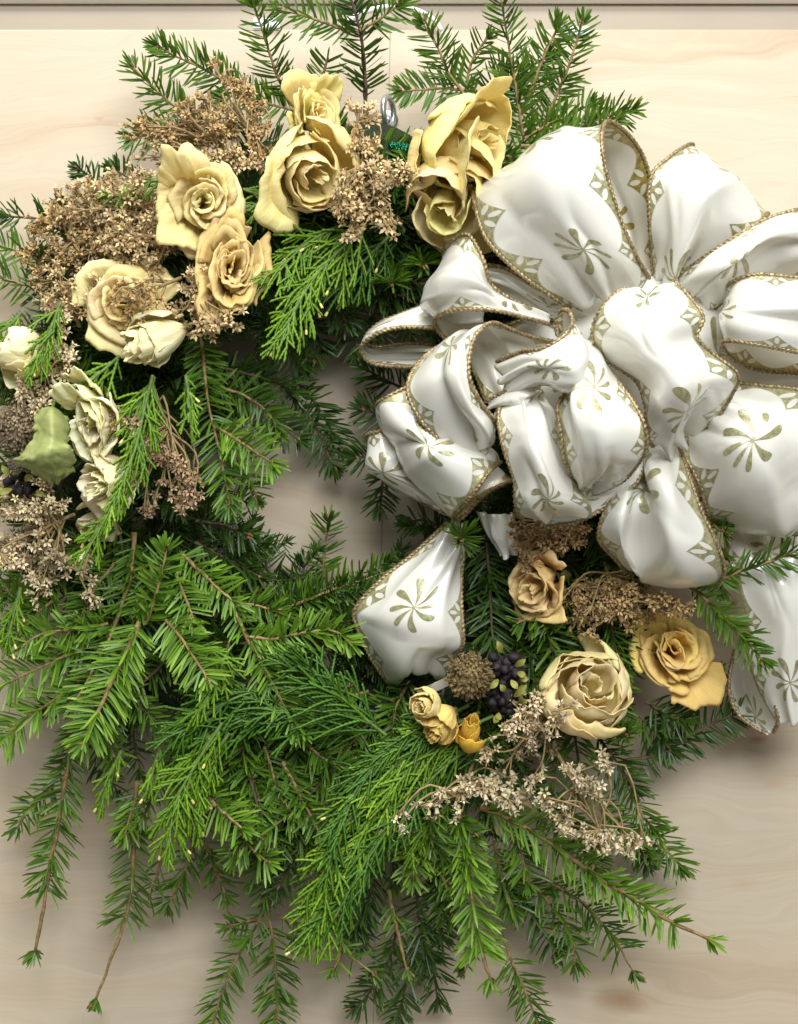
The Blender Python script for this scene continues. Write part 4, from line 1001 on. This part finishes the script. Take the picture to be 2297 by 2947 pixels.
ribbon([[(1200, 1990, 100), (1202, 1996, 98), (1206, 2006, 96)], [(1245, 1968, 108), (1250, 1978, 106), (1255, 1990, 104)],
        [(1290, 1945, 104), (1295, 1956, 102), (1302, 1968, 100)]], voff=None, front=1, wr=0, name='tail_end', cords=(False, False), pinch=0)
ribbon([[(1370, 1470, 90), (1420, 1480, 95), (1480, 1480, 90)], [(1400, 1535, 90), (1440, 1545, 95), (1490, 1540, 90)],
        [(1440, 1595, 86), (1465, 1600, 90), (1500, 1590, 86)]], voff=None, front=1, wr=0.5, name='tail', cords=(False, False))
# inner loops filling the heart of the bow
ribbon([[(1420, 950, 95), (1450, 1100, 110), (1480, 1260, 95)], [(1600, 880, 108), (1620, 1060, 125), (1640, 1250, 108)],
        [(1800, 770, 104), (1810, 1000, 130), (1830, 1230, 112)], [(2000, 770, 104), (2010, 1020, 125), (2020, 1200, 108)],
        [(2200, 870, 95), (2210, 1020, 108), (2210, 1180, 95)], [(2420, 900, 85), (2420, 1030, 95), (2420, 1180, 85)]], voff=None, front=2, wr=1.3)
ribbon([[(1480, 1180, 95), (1470, 1300, 105), (1490, 1420, 95)], [(1620, 1180, 108), (1640, 1320, 118), (1650, 1450, 105)],
        [(1780, 1180, 112), (1800, 1320, 122), (1810, 1440, 108)], [(1940, 1180, 108), (1960, 1320, 118), (1980, 1440, 105)],
        [(2080, 1180, 95), (2100, 1320, 105), (2110, 1430, 95)]], voff=None, front=2, wr=1.3)

# ------------------------------------------------------------------ dried star-floret sprays
def floret_mesh(seed):
    g = np.random.default_rng(seed); V = []; F = []; U = []
    r = 0.0031
    # calyx cup
    for i in range(5):
        a = 2*np.pi*i/5; V.append((0.0009*math.cos(a), 0.0009*math.sin(a), -0.0030)); U.append((0.1, 0.1))
    for i in range(5):
        a = 2*np.pi*i/5; V.append((0.0013*math.cos(a), 0.0013*math.sin(a), -0.0002)); U.append((0.4, 0.4))
    for i in range(5): F.append((i, (i+1) % 5, 5+(i+1) % 5, 5+i))
    for i in range(5):
        a = 2*np.pi*(i+0.5)/5+g.normal(0, 0.1); ln = r*g.uniform(0.85, 1.15); up = g.uniform(0.15, 0.9)
        ca, sa = math.cos(a), math.sin(a); b = len(V)
        for (rr, lat, z) in ((0.0008, 0, 0), (ln*0.5, 0.00075, ln*up*0.35+0.0003), (ln, 0, ln*up*0.8), (ln*0.5, -0.00075, ln*up*0.35+0.0003)):
            V.append((rr*ca-lat*sa, rr*sa+lat*ca, z)); U.append((0.6 if rr < ln else 1.0, 0.9 if rr > 0.001 else 0.3))
        F.append((b, b+1, b+2, b+3))
    return mesh_obj('floret', V, F, M_FLORET, None, U, smooth=False, link=False)
mf = Mat('dried_floret'); oi = mf.node('ShaderNodeObjectInfo'); uvn = mf.node('ShaderNodeUVMap'); sp = mf.node('ShaderNodeSeparateXYZ'); mf.link(uvn.outputs[0], sp.inputs[0])
dk = mf.node('ShaderNodeHueSaturation'); dk.inputs['Value'].default_value = 0.5; mf.link(oi.outputs['Color'], dk.inputs['Color'])
fc = mf.mix(sp.outputs[0], dk.outputs[0], oi.outputs['Color'])
mf.base(fc); mf.set(Roughness=0.75); mf.translucent(fc, 0.15); M_FLORET = mf.m
M_STALK = plain('dried_flower_stalk', (0.31, 0.22, 0.095), 0.75, 0.35, 300)
FL = [floret_mesh(k) for k in range(4)]

def spray(base, clusters, color, label, seed, per=8, size=1.0, face=(0, 0.3, 1), spread=24, stem_r=0.0009, group='dried star-floret sprays', branch=0.5, via=None):
    """base (px,py,h); clusters list of (px,py,h); florets sit round each cluster end"""
    g = np.random.default_rng(seed); root = empty('dried_flower_spray', W(*base), label, 'dried flower', group)
    B = W(*base); ends = WP(clusters); cen = ends.mean(0) if via is None else W(*via)
    mb = MB()
    main = [B, B*0.5+cen*0.5+np.array([0, -0.004, 0.0]), cen]
    mp, _ = resample(main, 14); mb.tube(mp, stem_r*1.6, stem_r, 5)
    cnt = 0; hub = nrm(np.array([face[0], -face[2], face[1]], float))
    for e in ends:
        k = int(g.uniform(0.25, branch+0.45)*13); k = min(k, 13); p = mp[k]
        mid = p*0.45+e*0.55+g.normal(0, 0.15, 3)*np.linalg.norm(e-p)*np.array([1, 0.4, 1])+np.array([0, -0.002, 0.12*np.linalg.norm(e-p)])
        path, _ = resample([p, mid, e], 8); mb.tube(path, stem_r, stem_r*0.6, 4)
        dirv = nrm(path[-1]-path[-3]); n = max(3, int(g.normal(per*0.78, 1.5)))
        for i in range(n):
            if cnt >= 295: break
            off = g.normal(0, 1, 3); off = off/np.linalg.norm(off)*spread*1.5*S*g.uniform(0.25, 1)**0.6
            q = e+off*np.array([1, 0.7, 1]); ax = nrm(off/(spread*S)*0.9+hub*0.75+dirv*0.5+0.3*g.standard_normal(3))
            mb.tube([path[-2], e*0.5+q*0.5, q-ax*0.0028], stem_r*0.5, stem_r*0.4, 3 if False else 4)
            o = bpy.data.objects.new('floret', FL[int(g.integers(4))]); col.objects.link(o); o.parent = root
            sc = size*1.22*g.uniform(0.8, 1.2)
            o.matrix_basis = Matrix.Translation(Vector(q)-root.location) @ Vector(ax).to_track_quat('Z', 'Y').to_matrix().to_4x4() @ Matrix.Rotation(g.uniform(0, 6), 4, 'Z') @ Matrix.Scale(sc, 4)
            kk = g.normal(1, 0.13); o.color = (color[0]*kk, color[1]*kk*g.normal(1, 0.03), color[2]*kk*g.normal(1, 0.06), 1); cnt += 1
    st = mb.build('stalk', M_STALK); rebase(st, root)
    return root
def cloud(cx, cy, h, rx, ry, n, seed, hj=8, rot=0.0):
    g = np.random.default_rng(seed); out = []
    for i in range(n):
        a = i*2.39996; r = math.sqrt((i+0.5)/n); x = r*math.cos(a)*rx; y = r*math.sin(a)*ry
        c, s = math.cos(rot), math.sin(rot)
        out.append((cx+x*c-y*s+g.normal(0, 9), cy+x*s+y*c+g.normal(0, 9), h+g.normal(0, hj)-8*r))
    return out
def line(a, b, n, seed, j=8):
    g = np.random.default_rng(seed)
    return [(a[0]+(b[0]-a[0])*t+g.normal(0, j), a[1]+(b[1]-a[1])*t+g.normal(0, j), a[2]+(b[2]-a[2])*t+g.normal(0, 3)) for t in np.linspace(0, 1, n)]
TAN = (0.80, 0.60, 0.31); BRN = (0.64, 0.44, 0.19); PTN = (0.88, 0.72, 0.44); DBR = (0.52, 0.34, 0.15)
spray((750, 500, 80), line((740, 300, 96), (640, 205, 92), 9, 1)+line((760, 430, 100), (700, 240, 96), 8, 2)+line((735, 470, 104), (745, 330, 100), 5, 3), BRN, 'upright brown floret spikes behind the open rose with the pointed petal', 201, 6, 0.85, spread=15)
spray((690, 500, 80), cloud(590, 350, 92, 95, 75, 24, 4)+line((480, 380, 84), (390, 362, 78), 5, 5), BRN, 'bushy brown floret spray above the rose with the pointed petal', 202, 8, 0.95, face=(-0.2, 0.5, 1))
spray((680, 540, 84), line((600, 430, 100), (760, 470, 102), 8, 6)+cloud(500, 440, 84, 90, 45, 12, 7), TAN, 'brown floret spray touching the top of the pointed-petal rose', 203, 7, 0.95)
spray((480, 640, 84), cloud(300, 590, 98, 165, 85, 34, 8, rot=-0.2), TAN, 'broad tan floret mass at the upper left shoulder of the wreath', 204, 9, 1.0, face=(-0.2, 0.4, 1))
spray((440, 700, 84), cloud(180, 700, 86, 115, 120, 30, 9, rot=0.3), BRN, 'brown floret cloud reaching the leftmost edge above the closed rose head', 205, 9, 0.95, face=(-0.4, 0.2, 1))
spray((500, 720, 90), cloud(400, 690, 108, 120, 70, 26, 10), TAN, 'tan floret cluster between the pointed-petal rose and the wide open rose', 206, 9, 1.0)
spray((520, 800, 96), cloud(400, 860, 132, 80, 60, 11, 11), BRN, 'loose florets lying over the wide open yellow rose', 207, 6, 0.9, spread=20)
spray((530, 820, 100), cloud(600, 910, 122, 100, 35, 12, 12, rot=0.2)+line((540, 830, 114), (580, 770, 118), 4, 13), TAN, 'tan florets below the tall oval rose', 208, 8, 1.0)
spray((230, 940, 80), cloud(190, 840, 98, 70, 80, 14, 14), TAN, 'tan florets beside the wide open rose above the drooping cedar tip', 209, 8, 0.95)
spray((230, 1090, 84), line((200, 960, 106), (150, 1090, 108), 8, 15, 16), PTN, 'pale tan florets beside the closed rose head and cedar tip', 210, 8, 1.0)
spray((210, 1110, 84), line((70, 1110, 108), (110, 1190, 112), 6, 16, 10), PTN, 'pale tan floret sprig above the fuzzy brown seed head', 211, 8, 0.95)
spray((1060, 560, 90), line((1045, 325, 112), (1035, 440, 120), 10, 17, 12)+cloud(1060, 520, 120, 85, 60, 16, 18)+line((1100, 500, 120), (1190, 520, 118), 5, 19, 14), TAN, 'tan star florets between the plump nodding rose and the bow-side rose', 212, 8, 1.05)
spray((1080, 540, 90), line((985, 560, 128), (1020, 665, 122), 7, 20, 12)+line((1080, 600, 112), (1120, 640, 112), 4, 21, 8), TAN, 'hanging tan florets beside the plump nodding rose', 213, 9, 1.15)
spray((215, 1480, 80), cloud(70, 1450, 104, 85, 50, 14, 22)+cloud(100, 1590, 98, 110, 70, 18, 23)+line((100, 1680, 96), (110, 1720, 92), 2, 24), PTN, 'pale straw floret spray spilling under the dark berries and green leaf', 214, 9, 1.0)
spray((260, 1580, 80), [(280, 1690, 98), (262, 1725, 98), (230, 1640, 94), (180, 1640, 96)], PTN, 'small straw florets on a bent stalk over fir needles', 215, 8, 1.0, face=(0, -0.6, 0.6))
spray((440, 1110, 90), line((345, 1200, 118), (430, 1300, 122), 7, 25, 10)+line((460, 1290, 112), (500, 1340, 110), 4, 26, 8)+line((510, 1340, 108), (590, 1390, 104), 5, 27, 12)+line((490, 1400, 104), (560, 1470, 100), 6, 28, 16)+line((420, 1490, 98), (440, 1440, 98), 3, 29, 6), (0.64, 0.44, 0.25), 'hanging brown floret branch over the fir beside the cedar spray', 216, 7, 0.95, face=(0.1, -0.6, 0.6), spread=18, branch=0.3, via=(520, 1330, 108))
spray((1620, 1600, 80), cloud(1590, 1540, 108, 95, 42, 20, 30)+line((1500, 1490, 112), (1520, 1610, 108), 5, 31, 12), DBR, 'dark brown florets crowded directly beneath the bow', 217, 8, 0.95)
spray((1740, 1620, 80), cloud(1715, 1735, 100, 85, 75, 20, 32)+cloud(1820, 1740, 104, 50, 60, 9, 33)+line((1900, 1740, 112), (1970, 1750, 112), 4, 34, 8), BRN, 'brown florets hanging between the tan rose and the golden rose', 218, 8, 1.0, face=(0, -0.2, 1))
spray((1600, 2010, 84), cloud(1540, 2070, 124, 105, 50, 13, 35, rot=-0.3)+cloud(1500, 2180, 108, 110, 50, 6, 36), (0.78, 0.63, 0.38), 'greyish tan florets between the rosebuds and the large rounded rose', 219, 7, 1.0, face=(0, -0.3, 1))
spray((1360, 2200, 92), line((1100, 2390, 112), (1340, 2280, 112), 8, 37, 10)+cloud(1410, 2270, 112, 60, 35, 6, 38)+[(1330, 2340, 110), (1480, 2320, 108)], (0.88, 0.75, 0.47), 'pale floret branch hanging over the trailing cedar', 220, 7, 1.0, face=(-0.1, -0.9, 0.5), spread=22, branch=0.5)
spray((1600, 2160, 88), line((1640, 2230, 110), (1730, 2260, 108), 6, 39, 10)+line((1590, 2340, 110), (1720, 2430, 104), 8, 40, 10)+line((1720, 2430, 104), (1845, 2430, 102), 8, 41, 10)+cloud(1530, 2300, 112, 60, 50, 3, 42)+[(1740, 2190, 106), (1735, 2205, 106), (1600, 2310, 110)], (0.88, 0.75, 0.47), 'pale looping floret stalks beneath the large rounded rose', 221, 6, 1.0, face=(0.1, -0.8, 0.6), spread=20, branch=0.9, via=(1725, 2390, 100))

# ------------------------------------------------------------------ seed heads, berries, leaf, hook, wire
def seed_head(px, py, h, r, label, seed, colr):
    g = np.random.default_rng(seed); root = empty('dried_seed_head', W(px, py, h), label, 'seed head', 'fuzzy brown seed heads')
    R = r*S; mb = MB(); m = plain('seed_fuzz_%d' % seed, colr, 0.85, 0.5, 250)
    n = 420
    for i in range(n):
        z = 1-2*(i+0.5)/n; a = i*2.39996; d = np.array([math.sqrt(1-z*z)*math.cos(a), math.sqrt(1-z*z)*math.sin(a), z])
        t1 = nrm(np.cross(d, g.standard_normal(3))); t2 = np.cross(d, t1); k = R*g.uniform(0.9, 1.12); w = R*0.10
        b = d*R*0.62; e = d*k+t1*w*g.normal(0, 0.9)
        V = [b-t1*w*0.5, b+t1*w*0.5, e+t1*w*0.55, e-t1*w*0.55, e+d*w*0.8+t2*w*0.5]
        mb.add(V, [(0, 1, 2, 3), (3, 2, 4, 3)] if False else [(0, 1, 2, 3)], None)
        mb.add([e-t1*w*0.6, e+t2*w*0.6, e+t1*w*0.6, e-t2*w*0.6], [(0, 1, 2, 3)])
    o = mb.build('bracts', m, root, smooth=False); o['kind'] = 'stuff'
    mb = MB(); ph = np.linspace(0.05, math.pi-0.05, 14); rr = np.sin(ph)*R*0.72; zz = np.cos(ph)*R*0.72
    al = np.linspace(0, 2*np.pi, 18, endpoint=False)
    V = np.stack([rr[:, None]*np.cos(al), rr[:, None]*np.sin(al), zz[:, None]+0*al], -1).reshape(-1, 3); mb.add(V, grid_faces(14, 18, wrap=True)); mb.build('core', m, root)
seed_head(1352, 1945, 122, 60, 'fuzzy olive brown seed head beside purple berries and the white tail', 5, (0.19, 0.135, 0.05))
seed_head(50, 1235, 112, 60, 'fuzzy grey brown seed head beside the pale green leaf', 6, (0.24, 0.18, 0.105))
seed_head(50, 1335, 108, 24, 'small grey brown seed head beneath the larger fuzzy one', 8, (0.26, 0.22, 0.17))

mbm = Mat('purple_black_berry'); bn = mbm.noise(260, 3, 0.6, mbm.coord())
mbm.base(mbm.ramp(bn.outputs[0], [(0.35, (0.006, 0.004, 0.005)), (0.7, (0.028, 0.019, 0.025))])); mbm.set(Roughness=0.65); mbm.bump(bn.outputs[0], 0.7, 0.0015)
M_YEL = plain('yellow_green_leaflet', (0.25, 0.24, 0.04), 0.6, 0.3, 200)
def berries(cx, cy, h, rx, ry, n, label, seed):
    g = np.random.default_rng(seed); root = empty('berry_cluster', W(cx, cy, h), label, 'berries', 'dark dried berry clusters')
    ph = np.linspace(0.06, math.pi-0.06, 9); al = np.linspace(0, 2*np.pi, 12, endpoint=False); rr = np.sin(ph)
    V0 = np.stack([rr[:, None]*np.cos(al), rr[:, None]*np.sin(al), np.cos(ph)[:, None]+0*al], -1).reshape(-1, 3)
    for v in range(3):
        pass
    ms = []
    for v in range(3):
        Vv = V0.copy()
        for i in range(len(Vv)): Vv[i] *= 1+0.42*mnoise.noise(Vector(Vv[i]*1.7)+Vector((v*9, 0, 0)))
        ms.append(mesh_obj('berry', Vv*0.0035, grid_faces(9, 12, wrap=True), mbm.m, link=False))
    for i in range(n):
        a = i*2.39996; r = math.sqrt((i+0.5)/n)
        p = W(cx+r*math.cos(a)*rx+g.normal(0, 6), cy+r*math.sin(a)*ry+g.normal(0, 6), h+g.normal(0, 5)-8*r)
        o = bpy.data.objects.new('berry', ms[i % 3]); col.objects.link(o); o.parent = root; o.location = Vector(p)-root.location
        o.rotation_euler = g.uniform(0, 6, 3); s = g.uniform(0.75, 1.2); o.scale = (s, s, s*g.uniform(0.8, 1.1))
    for i in range(max(4, n//3)):
        a = g.uniform(0, 6.28); r = g.uniform(0.5, 1.15); p = W(cx+r*math.cos(a)*rx, cy+r*math.sin(a)*ry, h+8)-np.array(root.location)
        d = nrm(np.array([math.cos(a+g.normal(0, .5)), -0.4, -math.sin(a+g.normal(0, .5))])); w = nrm(np.cross(d, (0.2, -1, 0.1))); t = np.linspace(0, 1, 6); L = 0.009*g.uniform(0.6, 1.2)
        c = p+np.outer(t*L, d)+np.outer(0.0025*t*(1-t)*4, (0, -1, 0)); ww = (np.sin(np.pi*(0.08+0.9*t))*0.0022)[:, None]
        mb = MB(); mb.add(np.concatenate([c-w*ww, c+np.array([0, 0.0006, 0]), c+w*ww]), [(k, k+1, 7+k, 6+k) for k in range(5)]+[(6+k, 7+k, 13+k, 12+k) for k in range(5)])
        mb.build('leaflet', M_YEL, root)
berries(1452, 1925, 112, 50, 44, 28, 'cluster of dark purple berries next to the olive seed head', 41)
berries(1455, 2015, 108, 44, 40, 20, 'second dark purple berry cluster, between rosebuds and tan florets', 42)
berries(75, 1400, 98, 70, 34, 24, 'dark purple berries under the pale green leaf', 43)

def big_leaf():
    rows = [[(110, 1180, 128), (150, 1172, 136), (192, 1200, 126)], [(98, 1215, 130), (150, 1210, 142), (198, 1230, 128)],
            [(98, 1260, 132), (150, 1260, 144), (196, 1275, 130)], [(60, 1310, 134), (140, 1295, 150), (200, 1285, 140)],
            [(38, 1325, 132), (130, 1325, 146), (214, 1310, 136)], [(80, 1350, 124), (145, 1358, 134), (212, 1345, 126)], [(118, 1372, 116), (152, 1388, 120), (185, 1375, 116)]]
    C = np.array([[W(*p) for p in r] for r in rows]); nv, nu = 36, 22
    A = np.stack([catmull(C[:, k], np.linspace(0, len(rows)-1, nv)) for k in range(3)], 1)
    B = np.stack([catmull(A[i], np.linspace(0, 2, nu)) for i in range(nv)], 0)
    for i in range(nv):
        for j in range(nu):
            B[i, j, 1] += 0.004*mnoise.noise(Vector(B[i, j])*70)+0.0012*mnoise.noise(Vector(B[i, j])*260)-0.0012*math.exp(-((j-nu/2)/1.2)**2)
            vp = (i*0.9-abs(j-nu/2)*0.8) % 6.0; B[i, j, 1] -= 0.0007*math.exp(-((vp-3)/0.6)**2)
            rim = max(0, abs(j-(nu-1)/2)/((nu-1)/2)-0.6)/0.4
            B[i, j, 0] += 0.0040*rim*mnoise.noise(Vector((i*0.55, j*0.2, 3))); B[i, j, 2] += 0.0040*(max(rim, i/nv)**2)*mnoise.noise(Vector((j*0.6, i*0.3, 9)))
    root = empty('green_leaf', W(150, 1280, 130), 'pale green folded leaf between the ivory rose and fuzzy seed head', 'leaf')
    m = Mat('pale_green_leaf'); n1 = m.noise(90, 4, 0.6, m.coord()); n2 = m.noise(500, 3, 0.6, m.coord())
    c = m.ramp(n1.outputs[0], [(0.3, (0.30, 0.36, 0.10)), (0.55, (0.43, 0.48, 0.17)), (0.75, (0.54, 0.55, 0.24))])
    c = m.mix(((m.v(n2.outputs[0])-0.60)*7.0).mx(0.0).mn(1.0)*0.45, c, (0.22, 0.17, 0.06))
    m.base(c); m.set(Roughness=0.6); m.bump(n2.outputs[0], 0.3, 0.001); m.translucent(c, 0.2)
    o = rebase(mesh_obj('blade', B.reshape(-1, 3), grid_faces(nv, nu), m.m), root); sm = o.modifiers.new('thick', 'SOLIDIFY'); sm.thickness = 0.0006
    mb = MB(); mb.tube(WP([(150, 1180, 134), (160, 1140, 110), (190, 1110, 90)]), 0.0012, 0.0010, 5); rebase(mb.build('leaf_stalk', M_TWIGG), root)
big_leaf()

# galvanised screw eye the wreath hangs from
msz = Mat('galvanised_steel'); zn = msz.noise(120, 3, 0.6, msz.coord()); msz.base(msz.ramp(zn.outputs[0], [(0.3, (0.35, 0.37, 0.38)), (0.7, (0.62, 0.64, 0.65))])); msz.set(Metallic=0.9, Roughness=0.34)
hk = empty('steel_eye_hook', W(1118, 340, 0), 'galvanised steel eye hook on the board above the wreath', 'hook')
mb = MB(); a = np.linspace(-2.2, math.pi*1.35, 40); c = W(1118, 322, 22)
mb.tube(np.stack([c[0]+0.0065*np.cos(a)*0.55, c[1]+0.010*np.cos(a)*0.9, c[2]+0.0105*np.sin(a)], 1), 0.0022, 0.0022, 10); rebase(mb.build('eye_ring', msz.m), hk)
mb = MB(); p0 = W(1118, 345, 0); p1 = W(1118, 345, 14); mb.tube([p0, p0*0.5+p1*0.5, p1], 0.0023, 0.0023, 10); rebase(mb.build('shank', msz.m), hk)
mb = MB(); pa, pb, pc = W(1118, 345, 0.2), W(1118, 345, 1.0), W(1118, 345, 1.8); mb.tube([pa, pb, pc], 0.0072, 0.0066, 20); rebase(mb.build('washer', msz.m), hk)
# white cord arching over the board's top edge
mb = MB(); pts = [(985, 86, 6), (1000, 62, 6), (1050, 34, 6), (1130, 18, 6), (1200, 30, 6), (1248, 56, 6), (1272, 88, 6)]
q, _ = resample(WP(pts), 40); mb.tube(q, 0.0021, 0.0017, 8)
wc = mb.build('white_cord', plain('white_plastic_cord', (0.85, 0.85, 0.83), 0.4, 0.04, 50)); tag(wc, 'white plastic cord arching over the top edge of the plywood board', 'cord')
# shiny green foil wire on the ring
mg = Mat('green_foil'); gn = mg.noise(900, 2, 0.5, mg.coord()); mg.base(mg.ramp(gn.outputs[0], [(0.3, (0.0, 0.10, 0.05)), (0.7, (0.05, 0.42, 0.22))])); mg.set(Metallic=0.9, Roughness=0.25); mg.bump(gn.outputs[0], 1.0, 0.002)
mb = MB(); q, _ = resample(WP([(1120, 420, 98), (1160, 424, 104), (1205, 430, 100)]), 30)
t = np.linspace(0, 1, 30); q = q+np.stack([0*t, 0.002*np.sin(t*60), 0.002*np.cos(t*60)], 1); mb.tube(q, 0.0011, 0.0011, 5); rebase(mb.build('foil_wire', mg.m), wreath)
# small boxes for unidentified blue-white patches on the board's top edge
mcl = plain('blue_white_patch', (0.80, 0.88, 0.97), 0.25, 0.05, 30)
for (x0, x1, y0, y1, lab) in ((728, 806, 50, 82, 'small blue-white plate at the board top beside the left fir tip'), (1608, 1698, 74, 100, 'small blue-white plate at the board top behind the right fir tips')):
    a = W(x0, y1, 3); b = W(x1, y0, 3); mb = MB(); box(mb, a[0], b[0], -0.003, -0.0003, a[2], b[2])
    o = mb.build('edge_patch', mcl, smooth=False); bv = o.modifiers.new('b', 'BEVEL'); bv.width = 0.001; bv.segments = 2
    tag(o, lab, 'patch', 'patches on the board edge')
